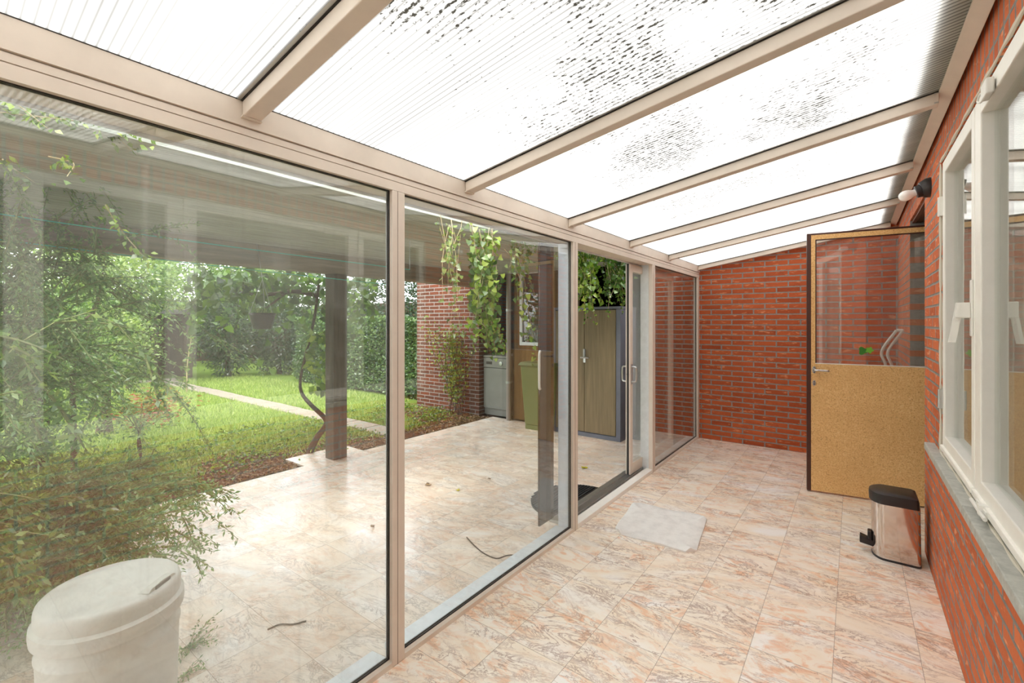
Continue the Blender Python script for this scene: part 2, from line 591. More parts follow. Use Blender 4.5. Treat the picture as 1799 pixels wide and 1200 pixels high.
M_leaf_broom = mk_leaf('leaf_broom', [(78, 120, 66), (108, 150, 88), (138, 174, 110), (172, 198, 140)])
M_leaf_low = mk_leaf('leaf_low_broom', [(104, 146, 80), (136, 172, 108), (168, 196, 136)])
M_leaf_vine = mk_leaf('leaf_vine', [(58, 92, 26), (88, 122, 36), (122, 154, 48), (174, 190, 78)])
M_leaf_vine_dark = mk_leaf('leaf_vine_deep', [(48, 80, 28), (76, 112, 38), (110, 144, 50)])
M_leaf_hedge = mk_leaf('leaf_hedge', [(42, 72, 42), (64, 98, 54), (94, 128, 72), (134, 162, 94)], .35)
M_leaf_tree = mk_leaf('leaf_tree', [(66, 100, 50), (96, 134, 64), (128, 162, 82), (170, 192, 108)])
M_leaf_deep = mk_leaf('leaf_deep', [(28, 50, 32), (44, 72, 42), (68, 100, 56)])
M_leaf_pale = mk_leaf('leaf_pale', [(92, 120, 64), (134, 158, 86), (178, 194, 124)])
M_leaf_red = mk_leaf('leaf_red', [(186, 70, 50), (206, 92, 60), (172, 116, 50), (150, 150, 60)])
M_leaf_dry = mk_leaf('leaf_dry', [(112, 80, 52), (150, 112, 74), (186, 152, 104), (88, 62, 44)], .15)
M_grass = mk_leaf('grass_blades', [(116, 142, 62), (146, 170, 80), (176, 196, 108), (206, 210, 140)], .4, .03)
M_leaf_yellow = mk_leaf('leaf_yellow', [(206, 196, 40), (222, 210, 60)], .3)
M_bark = principled('bark', c_wood((52, 42, 34), (98, 82, 66), 'z', 14), spec=.15)
M_stem = principled('green_stem', S(118, 128, 70), .6)
M_stem_dry = principled('dry_stem', S(168, 150, 112), .7)
# ------------------------------------------------------------------ the setting
YB = 5.57          # back wall
XW = .335          # house wall
GX = -1.465        # glass plane
FX = -1.44         # inner face of the glass wall frame
OX = -1.555        # outer face
Y0 = -1.9          # wall behind the camera

MB().box(FX, XW + .2, Y0, YB, -.12, 0).build('floor', M_floor, label='pink and orange veined marble tile floor of the sunroom', cat='floor', kind='structure')
MB().box(-4.16, FX, Y0 - 1.2, 5.08, -.13, -.012).build('floor_patio', M_patio, label='paler wet marble tiles of the patio outside the glass wall', cat='patio', kind='structure')
MB().box(-4.52, -4.16, 2.27, 2.92, -.13, -.012).build('floor_post_pad', M_patio, label='marble slab jutting out under the wooden pergola post', cat='patio', kind='structure')
MB().box(-20, -4.16, -9, 13, -.3, -.03).build('ground_garden', M_soil, label='brown garden soil strip and lawn ground beside the patio', cat='ground', kind='structure')
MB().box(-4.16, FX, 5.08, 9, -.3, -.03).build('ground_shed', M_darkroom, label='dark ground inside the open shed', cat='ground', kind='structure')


def sheet_z(x):
    """underside of the roof sheets"""
    return 2.005 + (x + 1.42) * (2.285 - 2.005) / (.275 + 1.42)


# brick back wall, top follows the roof slope
MB().prism([(FX - .06, -.1), (XW + .25, -.1), (XW + .25, sheet_z(XW) + .1), (FX - .06, sheet_z(FX) - .01)], YB, YB + .2).build(
    'wall_back', M_brick_x, label='red brick end wall of the sunroom under the sloping roof', cat='wall', kind='structure')
MB().box(-2.12, FX - .06, YB, YB + .2, -.1, 2.3).build('wall_back_outside', M_brick_shaded, label='shaded brick wall outside seen through the last glass pane', cat='wall', kind='structure')
MB().prism([(FX - .2, -.1), (XW + .25, -.1), (XW + .25, sheet_z(XW) + .1), (FX - .2, sheet_z(FX) - .01)], Y0 - .2, Y0).build(
    'wall_rear', M_bounce, label='unseen wall closing the sunroom behind the camera, made pale to bounce light', cat='wall', kind='structure')

wr = empty('wall_right', (XW, 0, 0), 'red brick house wall with windows and a doorway', 'wall', kind='structure')
T = XW + .2
SY1 = 3.2          # end of the stone sill
WY1 = 2.97         # window opening end
ZW0, ZW1 = .725, 2.115
PY = 3.60          # pier end, doorway begins
DY = 4.47          # doorway ends
ZD = 2.10
MB().box(XW, T, Y0, SY1, -.1, .69).build('brickwork', M_brick_y, wr)
MB().box(XW, T, SY1, PY, -.1, 2.33).build('brickwork', M_brick_y, wr)
MB().box(XW, T, WY1, SY1, .725, 2.33).build('brickwork', M_brick_y, wr)
MB().box(XW, T, DY, YB + .2, -.1, 2.33).build('brickwork', M_brick_y, wr)
MB().box(XW, T, Y0, WY1, ZW1, 2.30).build('soldier_course', M_brick_s, wr)
MB().box(XW, T, Y0, WY1, 2.30, 2.33).build('brickwork', M_brick_y, wr)
MB().box(XW, T, PY, DY, ZD, 2.30).build('soldier_course', M_brick_s, wr)
MB().box(XW, T, PY, DY, 2.30, 2.33).build('brickwork', M_brick_y, wr)
MB().box(XW + .0005, XW + .119, PY, PY + .004, 0, ZD - .021).build('reveal', M_brick_x, wr)
s = MB()
for k in range(7):
    s.box(XW + .012 + k * .027, XW + .036 + k * .027, PY, DY, ZD - .02, ZD - .001)
s.build('soffit_boards', principled('soffit_wood', c_wood((84, 48, 34), (124, 78, 56), 'y')), wr)
st = MB()
st.box(.295, XW + .03, SY1 - 1.035, SY1, .69, .725)
st.box(.295, XW + .03, SY1 - 3.1, SY1 - 1.039, .69, .725)
st.box(.295, XW + .03, Y0, SY1 - 3.104, .69, .725)
st.build('stone_sill', M_stone, wr, bevel=.004, label='grey bluestone sill')

# the dark house interior behind the windows and the doorway
ins = empty('wall_inside_house', (2.5, 1.5, 0), 'dim rooms of the house behind its windows', 'wall', kind='structure')
MB().box(T, 3.4, Y0, YB + .2, -.1, 0).build('room_floor', M_stone, ins)
MB().box(3.4, 3.5, Y0, YB + .2, 0, 2.7).build('room_wall', M_beige, ins)
MB().box(T, 3.5, Y0 - .1, Y0, 0, 2.7).build('room_wall', M_beige, ins)
MB().box(T, 3.5, YB + .1, YB + .2, 0, 2.7).build('room_wall', M_beige, ins)
MB().box(T + .3, 3.4, 3.25, 3.35, 0, 2.7).build('room_wall', M_beige, ins)
MB().box(T, 3.5, Y0, YB + .2, 2.7, 2.8).build('room_ceiling', M_beige, ins)

# door frame in the doorway
df = empty('trim_1', (XW + .15, DY, 0), 'brown wooden frame lining the doorway', 'door frame', kind='structure')
MB().box(XW + .12, XW + .21, DY - .045, DY - .001, 0, ZD - .02).build('jamb', M_darkwood, df, bevel=.002)
MB().box(XW + .12, XW + .21, PY + .001, PY + .045, 0, ZD - .02).build('jamb', M_darkwood, df, bevel=.002)
MB().box(XW + .12, XW + .21, PY + .001, DY - .001, ZD - .07, ZD - .021).build('frame_head', M_darkwood, df, bevel=.002)

# ------------------------------------------------------------------ glass wall
bays = [(-1.26, -.33), (-.265, 1.142), (1.204, 2.574), (2.639, 4.02), (4.09, 5.50)]
posts = [(-.33, -.265), (1.142, 1.204), (2.574, 2.639), (4.02, 4.09), (5.50, 5.565)]
plabel = ['cream aluminium post of the glass wall behind the barrel', 'nearest full-height cream post between the two large panes', 'cream post left of the open sliding doorway',
          'cream post right of the open sliding doorway', 'cream end post of the glass wall against the brick wall']
ZG = 1.867
for k, (a, b) in enumerate(posts):
    t = empty('trim_%d' % (k + 2), (FX, (a + b) / 2, 0), plabel[k], 'post', kind='structure')
    m = MB()
    m.box(GX - .012, FX, a, b, 0, ZG)
    m.build('inner_profile', M_frame, t, bevel=.003)
    gr = MB()
    gr.box(FX, FX + .0012, a + (b - a) * .40, a + (b - a) * .40 + .002, .0, ZG)
    gr.build('groove', principled('groove', S(150, 132, 116), .6) if k == 0 else bpy.data.materials['groove'], t)
    MB().box(OX if k in (2, 3) else GX - .022, GX - .012, a + .004, b - .004, -.012, ZG).build('outer_profile', M_frame_out, t, bevel=.003, label='bluish white outer profile')

hd = empty('trim_7', (FX, 2, ZG), 'long cream header beam along the top of the glass wall', 'beam', kind='structure')
MB().prism([(FX, ZG), (FX, 1.901), (FX - .006, 1.9015), (FX - .006, 1.9035), (FX, 1.904), (FX, 1.923), (FX - .008, 1.924), (FX - .008, 1.9275), (FX + .004, 1.928),
            (FX + .004, 2.0), (OX, 1.982), (OX, ZG)], Y0, YB).build('beam', M_frame, hd)
MB().box(OX - .008, OX - .001, Y0, YB, ZG - .01, 1.99).build('outer_cover', M_frame_out, hd)
MB().prism([(FX + .005, 2.0), (FX + .005, 2.007), (OX - .06, 1.985), (OX - .06, 1.978)], Y0, YB).build('gasket', M_rubber, hd, label='thin black rubber strip')

wl = ['near dusty glass pane behind the white barrel', 'second glass pane with the vines behind it', None, 'last glass pane beside the brick wall']


def glass_bay(n, a, b, label, mat):
    w = empty('window_%d' % n, (GX, (a + b) / 2, 0), label, 'window', kind='structure')
    f = MB()
    f.prism([(GX, 0), (FX, 0), (FX, .02), (GX, .028)], a, b)
    f.build('bottom_rail', M_frame, w)
    o = MB()
    o.prism([(OX - .012, -.011), (GX - .012, -.011), (GX - .012, .024), (OX - .012, .012)], a, b)
    o.build('outer_sill', M_frame_out, w, label='white outer sill strip')
    r = MB()
    for x0, x1 in ((GX + .003, GX + .008), (GX - .008, GX - .003)):
        r.box(x0, x1, a, a + .004, .024, ZG)
        r.box(x0, x1, b - .004, b, .024, ZG)
        r.box(x0, x1, a + .004, b - .004, .020, .030)
        r.box(x0, x1, a + .004, b - .004, ZG - .003, ZG)
    r.build('glazing_gasket', M_rubber, w)
    MB().box(GX - .003, GX + .003, a + .002, b - .002, .026, ZG - .002).build('pane', mat, w)


glass_bay(5, *bays[0], 'glass pane of the glass wall beside the camera', M_glass_dusty)
glass_bay(1, *bays[1], wl[0], M_glass_dusty)
glass_bay(2, *bays[2], wl[1], M_glass_light)
glass_bay(4, *bays[4], wl[3], M_glass_light)

# sliding door bay
a, b = bays[3]
th = empty('trim_8', (FX, (a + b) / 2, 0), 'white threshold with a sliding track in the open doorway', 'threshold', kind='structure')
MB().prism([(-1.50, 0), (FX, 0), (FX, .03), (-1.50, .034)], a, b).build('threshold', M_white, th, bevel=.002)
MB().prism([(-1.66, -.011), (-1.505, -.011), (-1.505, .022), (-1.66, .004)], a, b).build('track', M_alu, th)
for x in (-1.53, -1.585):
    MB().box(x - .003, x + .003, a, b, .022, .032).build('track_rib', M_alu, th)
sd = empty('door_2', (-1.555, 3.74, .03), 'cream sliding glass door pushed open behind the last pane', 'sliding door', kind='structure')
xa, xb = -1.578, -1.536
za, zb = .034, 1.852
MB().box(xa, xb, 3.742, 3.80, za, zb).build('stile', M_frame, sd, bevel=.003)
MB().box(xa, xb, 4.86, 4.92, za, zb).build('stile', M_frame, sd, bevel=.003)
MB().box(xa, xb, 3.80, 4.86, za, za + .09).build('rail', M_frame, sd, bevel=.003)
MB().box(xa, xb, 3.80, 4.86, zb - .065, zb).build('rail', M_frame, sd, bevel=.003)
MB().box(-1.560, -1.554, 3.798, 4.862, za + .085, zb - .06).build('pane', M_glass_light, sd)
MB().box(xa + .012, xb - .012, 3.737, 3.742, za, zb).build('brush_seal', M_rubber, sd)
for sx, nm in ((1, 'pull_handle'), (-1, 'pull_handle')):
    x = xb if sx > 0 else xa
    h = MB()
    yy = 3.772
    h.tube(bezier([(x, yy, .835), (x + sx * .034, yy, .838), (x + sx * .042, yy, .86), (x + sx * .042, yy, .94), (x + sx * .034, yy, .962), (x, yy, .965)], 4), .008, 8)
    h.box(min(x, x + sx * .005), max(x, x + sx * .005), yy - .014, yy + .014, .815, .985)
    h.build(nm, M_alu, sd, smooth=True)
lk = MB()
lk.lathe([(.010, 0), (.010, .006), (.004, .007)], (0, 0, 0), 12)
lk.v = [(-1.557 + x, 3.741 - z, .90 + y) for x, y, z in lk.v]
lk.build('lock', M_black, sd)
# dark tinted leaf parked outside the second pane
tl = empty('door_3', (-1.60, 2.52, 0), 'dark tinted door edge with a white pull handle behind the second pane', 'sliding door', kind='structure')
MB().box(-1.615, -1.600, P(948, 900, X=-1.6).y, 2.60, .045, 1.86).build('tinted_panel', principled('tinted_panel', S(58, 48, 42), .06, spec=.8), tl, bevel=.004)
y = P(946, 640, X=-1.6).y - .012
MB().tube(bezier([(-1.6, y + .03, 1.165), (-1.585, y + .004, 1.16), (-1.582, y - .006, 1.13), (-1.582, y - .006, .96), (-1.585, y + .004, .93), (-1.6, y + .03, .925)], 5), .008, 8).build(
    'pull_handle', M_whiteplastic, tl, smooth=True, label='white bow pull handle')

# ------------------------------------------------------------------ roof
rf = empty('ceiling', (-.55, 2, 2.1), 'sloping translucent ribbed sheet roof on cream rafters', 'roof', kind='structure')
raf = [-1.35, -.37, .594, 1.553, 2.506, 3.486, 4.447, 5.49]
RW = .05


def slab(m, x0, x1, y0, y1, d0, d1):
    """slab following the roof slope, d0..d1 below/above the sheet underside"""
    m.prism([(x0, sheet_z(x0) + d0), (x1, sheet_z(x1) + d0), (x1, sheet_z(x1) + d1), (x0, sheet_z(x0) + d1)], y0, y1)
    return m


for y in raf:
    slab(MB(), FX + .006, .277, y, y + RW, -.050, -.004).build('rafter', M_frame, rf, bevel=.003)
    slab(MB(), OX, .30, y - .004, y + RW + .004, -.0035, -.0002).build('gasket', M_rubber, rf, label='thin black rubber strip')
    slab(MB(), FX + .005, FX + .018, y - .004, y + RW + .002, -.053, -.050).build('rafter_clip', M_frame, rf)
    slab(MB(), OX, .33, y - .005, y + RW + .005, .019, .03).build('cover_strip', M_alu, rf)
for k in range(len(raf) - 1):
    slab(MB(), OX - .06, XW - .004, raf[k] + RW / 2 + .008, raf[k + 1] + RW / 2 - .008, 0, .016).build('roof_sheet', M_roof, rf)
    slab(MB(), OX - .02, .29, raf[k + 1] - .014, raf[k + 1] - .001, -.002, .0).build('edge_profile', M_alu, rf)
slab(MB(), OX - .06, XW - .004, Y0, raf[0] + RW / 2 - .008, 0, .016).build('roof_sheet', M_roof, rf)
MB().prism([(.275, 2.277), (.320, 2.257), (.320, 2.30), (.275, sheet_z(.275) - .001)], Y0, YB).build('wall_plate', M_frame, rf, bevel=.002)
ps = MB()
for y in raf:
    for z in (-.008, -.046):
        ps.box(.262, .2745, y - .006, y + RW + .006, sheet_z(.27) + z - .002, sheet_z(.27) + z + .002)
ps.build('rafter_bracket', M_alu, rf)
M_flash, nt_, ot_ = mat_new('flashing_sheet')
mf_ = N(nt_, 'MixShader', {0: .35, 1: N(nt_, 'BsdfDiffuse', {'Color': S(150, 146, 132)}).outputs[0], 2: N(nt_, 'BsdfTranslucent', {'Color': S(176, 172, 150)}).outputs[0]})
nt_.links.new(mf_.outputs[0], ot_.inputs[0])
MB().prism([(.20, sheet_z(.20) + .0165), (XW + .0, sheet_z(XW) + .0165), (XW + .0, sheet_z(XW) + .020), (.20, sheet_z(.20) + .020)], Y0, YB).build('flashing', M_flash, rf, label='grey lead flashing over the upper roof edge')

# ------------------------------------------------------------------ house windows
CX0, CX1 = XW + .003, XW + .05


def casement(n, y0, y1, st0, st1, label, hinge=None):
    w = empty('window_%d' % n, (XW, (y0 + y1) / 2, ZW0), label, 'window', kind='structure')
    zb0, zb1 = .735, .82
    zt0, zt1 = 2.045, 2.105
    f = MB()
    f.box(CX0, CX1, y0, y0 + st0, zb0, zt1)
    f.box(CX0, CX1, y1 - st1, y1, zb0, zt1)
    f.box(CX0, CX1, y0 + st0, y1 - st1, zb0, zb1)
    f.box(CX0, CX1, y0 + st0, y1 - st1, zt0, zt1)
    f.build('sash', M_white, w, bevel=.004)
    MB().box(CX0 - .010, CX0 + .02, y0 + .004, y1 - .004, zb0 + .012, zb0 + .036).build('drip_moulding', M_white, w, bevel=.004)
    MB().box(XW + .036, XW + .042, y0 + st0 - .006, y1 - st1 + .006, zb1 - .006, zt0 + .006).build('pane', M_glass_win, w)
    return w


c1 = casement(6, 2.247, 2.955, .05, .055, 'narrow white casement window next to the brick pier')
c2 = casement(7, 1.02, 2.235, .07, .085, 'large white framed window at the right edge')
c3 = casement(8, .37, .985, .05, .05, 'narrow white casement beside the camera')
c4 = casement(9, -.40, .335, .05, .05, 'white framed window just behind the camera')
of = empty('window_10', (XW, 1, ZW0), 'white outer frame around the row of house windows', 'window frame', kind='structure')
m = MB()
m.box(XW + .012, XW + .12, WY1 - .012, WY1, .735, ZW1)
m.box(XW + .012, XW + .12, Y0, WY1 - .012, ZW1 - .012, ZW1)
m.box(XW + .012, XW + .12, Y0, WY1 - .012, .725, .737)
for y0, y1 in ((2.2345, 2.2475), (.984, 1.021), (.334, .371), (-.45, -.399)):
    m.box(XW + .02, XW + .12, y0, y1, .735, ZW1 - .012)
m.box(XW + .003, XW + .05, Y0, -.45, .735, ZW1)
m.build('outer_frame', M_white, of, bevel=.002)
ck = MB()
ck.tube([(XW - .001, WY1 + .002 + .002 * math.sin(i * 2.3), .73 + i * .055) for i in range(26)], [.006 + .002 * math.sin(i * 1.7) for i in range(26)], 6)
ck.tube([(XW - .001, WY1 - i * .06, ZW1 + .001 + .002 * math.sin(i * 2.1)) for i in range(80)], [.005 + .002 * math.sin(i * 1.3) for i in range(80)], 6)
ck.tube([(XW - .001, WY1 - i * .06, .728 + .001 * math.sin(i * 2.1)) for i in range(80)], [.004 + .0022 * math.sin(i * 1.9) for i in range(80)], 6)
ck.build('sealant', principled('sealant', S(214, 206, 190), .7), of, smooth=True)
for z in (.985, 1.90):
    h = MB()
    h.box(XW - .008, XW + .004, 2.948, 2.965, z - .045, z + .045)
    h.tube([(XW - .008, 2.962, z - .045), (XW - .008, 2.962, z + .045)], .006, 8)
    h.build('hinge', M_alu if z < 1.5 else M_whiteplastic, c1, smooth=True)
# window fastener on the narrow casement
fh = MB()
yf = 2.272
fh.box(CX0 - .006, CX0, yf - .014, yf + .014, 1.30, 1.50)
fh.box(CX0 - .044, CX0 - .006, yf - .010, yf + .010, 1.365, 1.42)
fh.build('fastener', M_whiteplastic, c1, bevel=.004)
lv = MB()
lv.loft([[(CX0 - .032 - .02 * k - w, yf + .016 + dz, 1.41 - .135 * k + .0) for w, dz in ((-.011, -.005), (.011, -.005), (.009, .005), (-.009, .005))] for k in (0, .35, .7, 1.0)])
lv.build('fastener_lever', M_whiteplastic, c1, bevel=.002)
ls = MB()
ls.box(CX0 - .014, CX0 - .001, 1.99, 2.13, .745, .765)
ls.tube([(CX0 - .02, 1.96, .752), (CX0 - .02, 2.16, .752)], .006, 8)
ls.box(CX0 - .022, CX0, 2.03, 2.06, .738, .772)
ls.build('stay', M_whiteplastic, c2, smooth=True)
# little sensor box with a hook on top of the frame
sb = empty('window_contact', (XW, 2.10, 2.105), 'small white plastic box with a hook above the window frame', 'sensor')
p = P(1735, 158, X=XW - .01)
MB().box(XW - .020, XW - .0005, p.y - .035, p.y + .035, p.z - .022, p.z + .026).build('housing', M_whiteplastic, sb, bevel=.004)
q = P(1722, 165, X=XW - .012)
MB().tube(bezier([(XW - .010, p.y + .034, p.z - .01), (XW - .014, p.y + .075, p.z - .008), (XW - .016, p.y + .10, p.z + .006), (XW - .014, p.y + .075, p.z + .018), (XW - .010, p.y + .05, p.z + .012)], 5), .0035, 6).build(
    'hook', M_whiteplastic, sb, smooth=True)

# ------------------------------------------------------------------ chipboard door
dw = math.hypot(.828, .125)
d = empty('door_1', (-.298, 4.325, 0), 'golden chipboard house door with a glass upper half, standing open', 'door', kind='structure', rz=math.atan2(.125, .828))
z0, z1, zg0, zg1 = .014, 2.055, 1.02, 2.005
gx0, gx1 = .056, dw - .085
m = MB()
m.box(.028, dw, 0, .040, z0, zg0)
m.box(.028, gx0, 0, .040, zg0, z1 - .012)
m.box(gx1, dw, 0, .040, zg0, z1 - .012)
m.box(gx0, gx1, 0, .040, zg1, z1 - .012)
m.build('panel', M_chip, d, local=True)
e = MB()
e.box(0, .026, -.001, .042, z0 - .004, z1)
e.box(.026, dw, -.001, .042, z1 - .014, z1)
e.box(.026, .028, .001, .038, z0, z1 - .014)
e.build('edge_strip', M_darkwood, d, local=True, bevel=.002, label='dark brown door edge')
MB().box(gx0 - .006, gx1 + .006, .017, .023, zg0 - .006, zg1 + .006).build('pane', M_glass_door, d, local=True)
bd = MB()
bd.box(gx1 - .012, gx1, .001, .017, zg0, zg1)
bd.box(gx0, gx1 - .012, .001, .017, zg0, zg0 + .006)
bd.build('glazing_bead', M_whiteplastic, d, local=True, label='white glazing bead')
bd = MB()
bd.box(gx0, gx0 + .008, .001, .017, zg0 + .006, zg1)
bd.box(gx0, gx1 - .012, .001, .017, zg1 - .008, zg1)
bd.build('glazing_bead', M_darkwood, d, local=True, label='brown glazing bead')
hn = MB()
for zz, r in ((.972, .022), (.868, .018)):
    pr = [(.048 + r * .62 * math.cos(a), zz + r * 1.25 * math.sin(a)) for a in [2 * PI * i / 20 for i in range(20)]]
    hn.prism(pr, -.006, -.0005)
hn.build('rose', M_alu, d, local=True, bevel=.002)
hn = MB()
hn.tube(bezier([(.048, -.004, .972), (.048, -.040, .972), (.054, -.050, .972), (.073, -.052, .972), (.130, -.050, .970), (.140, -.046, .969)], 5), [.009] * 5 + [.0085] * 5 + [.008] * 5 + [.0075] * 5 + [.008] * 6, 10)
hn.build('lever_handle', M_chrome, d, local=True, smooth=True)
kh = MB()
for zz in (.880, .868, .856):
    kh.prism([(.048 + .0045 * math.cos(a), zz + .0045 * math.sin(a)) for a in [2 * PI * i / 10 for i in range(10)]], -.0075, -.006)
kh.prism([(.048 + .004 * math.cos(a), .992 + .004 * math.sin(a)) for a in [2 * PI * i / 10 for i in range(10)]], -.0075, -.006)
kh.prism([(.048 + .004 * math.cos(a), .952 + .004 * math.sin(a)) for a in [2 * PI * i / 10 for i in range(10)]], -.0075, -.006)
kh.build('screw', M_black, d, local=True)
for z in (.25, 1.05, 1.80):
    MB().tube([(dw + .004, .045, z - .045), (dw + .004, .045, z + .045)], .007, 8).build('hinge', M_alu, d, local=True, smooth=True)
# green leaf sticker on the glass
lf = MB()


def blob(cx, cz, r, lob, n=24, ph=0.0):
    return [(cx + r * (1 + .22 * math.cos(lob * t + ph)) * math.cos(t), cz + r * (1 + .22 * math.cos(lob * t + ph)) * math.sin(t)) for t in [2 * PI * i / n for i in range(n)]]


lf.prism(blob(.362, 1.13, .028, 3), .0145, .0168)
lf.build('leaf_sticker', principled('leaf_green', S(58, 128, 44), .5), d, local=True, label='dark green leaf sticker')
lf = MB()
lf.prism(blob(.402, 1.137, .022, 5, ph=.6), .0140, .0168)
lf.build('leaf_sticker', principled('leaf_lime', S(116, 186, 60), .5), d, local=True, label='bright green leaf sticker')

# ------------------------------------------------------------------ things inside
# folded trolley behind the door, its bent tube handle shows through the glass
tr = empty('folding_trolley', (.22, 4.72, 0), 'white bent-tube trolley handle behind the glass of the chipboard door', 'trolley')
yh = 4.66
A = P(1549, 618, Y=yh)
B = P(1573, 583, Y=yh)
C0 = P(1553, 634, Y=yh)
dx = .038
loop = [(A.x + .03, yh, .06), (A.x + .03, yh, .70), C0 + Vector((.012, 0, -.05)), A, B + Vector((-.002, 0, -.004)), B + Vector((.008, 0, .012)), B + Vector((dx - .008, 0, .012)), B + Vector((dx, 0, -.002)),
        A + Vector((dx, 0, -.002)), C0 + Vector((dx + .012, 0, -.055)), (A.x + .03 + dx, yh, .70), (A.x + .03 + dx, yh, .06)]
MB().tube(bezier(loop, 6), .0105, 10).build('tube_handle', M_whiteplastic, tr, smooth=True)
MB().box(A.x - .16, A.x + .10, yh + .015, yh + .16, .05, .07).build('base_plate', M_alu, tr, bevel=.004)
for x in (A.x - .18, A.x + .115):
    w = MB().lathe([(.02, -.012), (.05, -.012), (.055, -.006), (.055, .006), (.05, .012), (.02, .012)], (0, 0, 0), 20)
    w.v = [(x + z, yh + .03 + xx, .055 + y) for xx, y, z in w.v]
    w.build('wheel', M_black, tr, smooth=True)

# pedal bin
bn = empty('pedal_bin', (.19, 3.42, 0), 'slim polished steel pedal bin with a black lid against the brick wall', 'bin')


def dshape(x0, x1, y0, y1, z, n=16):
    """rounded front towards -x, softly rounded back corners"""
    cy, r = (y0 + y1) / 2, (y1 - y0) / 2
    pts = []
    for i in range(n + 1):
        a = PI / 2 + PI * i / n
        pts.append((x0 + r * .62 + r * .62 * math.cos(a), cy + r * math.sin(a), z))
    rc = .018
    for cx, cyy, a0 in ((x1 - rc, y0 + rc, -PI / 2), (x1 - rc, y1 - rc, 0)):
        for i in range(5):
            a = a0 + PI / 2 * i / 4
            pts.append((cx + rc * math.cos(a), cyy + rc * math.sin(a), z))
    return pts


bx0, bx1, by0, by1 = .085, .298, 3.325, 3.52
M_steel = principled('polished_steel', S(214, 204, 196), .09, 1.0)
MB().loft([dshape(bx0, bx1, by0, by1, .012), dshape(bx0 - .004, bx1 - .004, by0, by1, .33)]).build('body', M_steel, bn, smooth=True)
MB().loft([dshape(bx0 - .001, bx1 + .001, by0 - .001, by1 + .001, 0), dshape(bx0 - .001, bx1 + .001, by0 - .001, by1 + .001, .012)]).build('base_ring', M_black, bn, smooth=True)
MB().loft([dshape(bx0 - .012, bx1 - .006, by0 - .006, by1 + .006, .318), dshape(bx0 - .014, bx1 - .008, by0 - .007, by1 + .007, .355), dshape(bx0 - .012, bx1 - .012, by0 - .004, by1 + .004, .372),
           dshape(bx0 + .004, bx1 - .022, by0 + .012, by1 - .012, .380)]).build('lid', M_black, bn, smooth=True)
MB().prism([(.262 + .005 * math.cos(a), 3.352 + .008 * math.sin(a)) for a in [2 * PI * i / 12 for i in range(12)]], .3735, .3775, axis='z').build('lid_badge', M_alu, bn)
pd = MB()
pd.hexa([(.028, 3.385, .050), (.095, 3.385, .040), (.095, 3.445, .040), (.028, 3.445, .050), (.030, 3.387, .092), (.095, 3.387, .070), (.095, 3.443, .070), (.030, 3.443, .092)])
pd.box(.066, .084, 3.39, 3.44, .065, .125)
pd.build('pedal', M_black, bn, bevel=.005)

# bath mat
mc = [P(1112, 884, Z=0), P(1243, 910, Z=0), P(1222, 976, Z=0), P(1077, 936, Z=0)]
mpts = []
for i in range(4):
    c, pv, nx = mc[i], mc[i - 1], mc[(i + 1) % 4]
    for tgt in (pv, nx):
        dd = (tgt - c).normalized()
        mpts.append(c + dd * .055)
mb = MB()
nn = len(mpts)
cen = sum(mpts, Vector()) / nn
fine = []
for i in range(nn):
    a, b2 = mpts[i], mpts[(i + 1) % nn]
    for k in range(8):
        fine.append(a.lerp(b2, k / 8))
zz = [.010 + .004 * math.sin(i * .9) + .003 * math.sin(i * .37) for i in range(len(fine))]
for i in range(len(fine)):
    kk = (i // 8) % 2
    if kk == 0:
        zz[i] += .008 * math.sin(PI * (i % 8) / 8)
rings = []
for sc, h0, h1 in ((1.0, 0, .0005), (1.0, 1, .0), (.985, 1, .003), (.8, 0, .009), (.4, 0, .010), (.02, 0, .010)):
    rings.append([(cen.x + (p.x - cen.x) * sc, cen.y + (p.y - cen.y) * sc, (zz[i] if h0 else 0) + h1) for i, p in enumerate(fine)])
mb.loft(rings)
M_mat = principled('white_mat', lambda nt: (RAMP(nt, NOISE(nt, POS(nt), 14, 6, .7), [(.3, S(226, 224, 221)), (.55, S(240, 238, 235)), (.8, S(244, 243, 240))]), .85),
                   bump=lambda nt: (NOISE(nt, POS(nt), 90, 4), .5, .004), spec=.2)
mb.build('bath_mat', M_mat, smooth=True, label='white mat with cut corners lying on the marble floor', cat='mat')

# wall lamp
lp = empty('wall_lamp', (XW, 3.35, 2.08), 'black lamp holder with a bare white bulb on the brick pier', 'lamp')
ax = Vector((-.97, -.05, -.30)).normalized()
side = ax.cross(Vector((0, 1, 0))).normalized()
upv = side.cross(ax).normalized()
lo = Vector((XW, 3.35, 2.085))


def along(prof, n=24):
    return [[lo + ax * t + side * (r * math.cos(2 * PI * i / n)) + upv * (r * math.sin(2 * PI * i / n)) for i in range(n)] for t, r in prof]


pl = MB().loft(along([(-.012, .052), (.010, .054), (.024, .049), (.040, .043), (.042, .036), (.062, .033), (.064, .027)]))
pl.build('lamp_holder', M_black, lp, smooth=True)
MB().loft(along([(.056, .018), (.072, .018), (.080, .021), (.090, .026), (.102, .029), (.114, .029), (.124, .026), (.132, .020), (.137, .012), (.139, .002)])).build(
    'bulb', principled('opal_bulb', S(250, 249, 246), .25), lp, smooth=True)
# ------------------------------------------------------------------ things on the patio
ZP = -.012
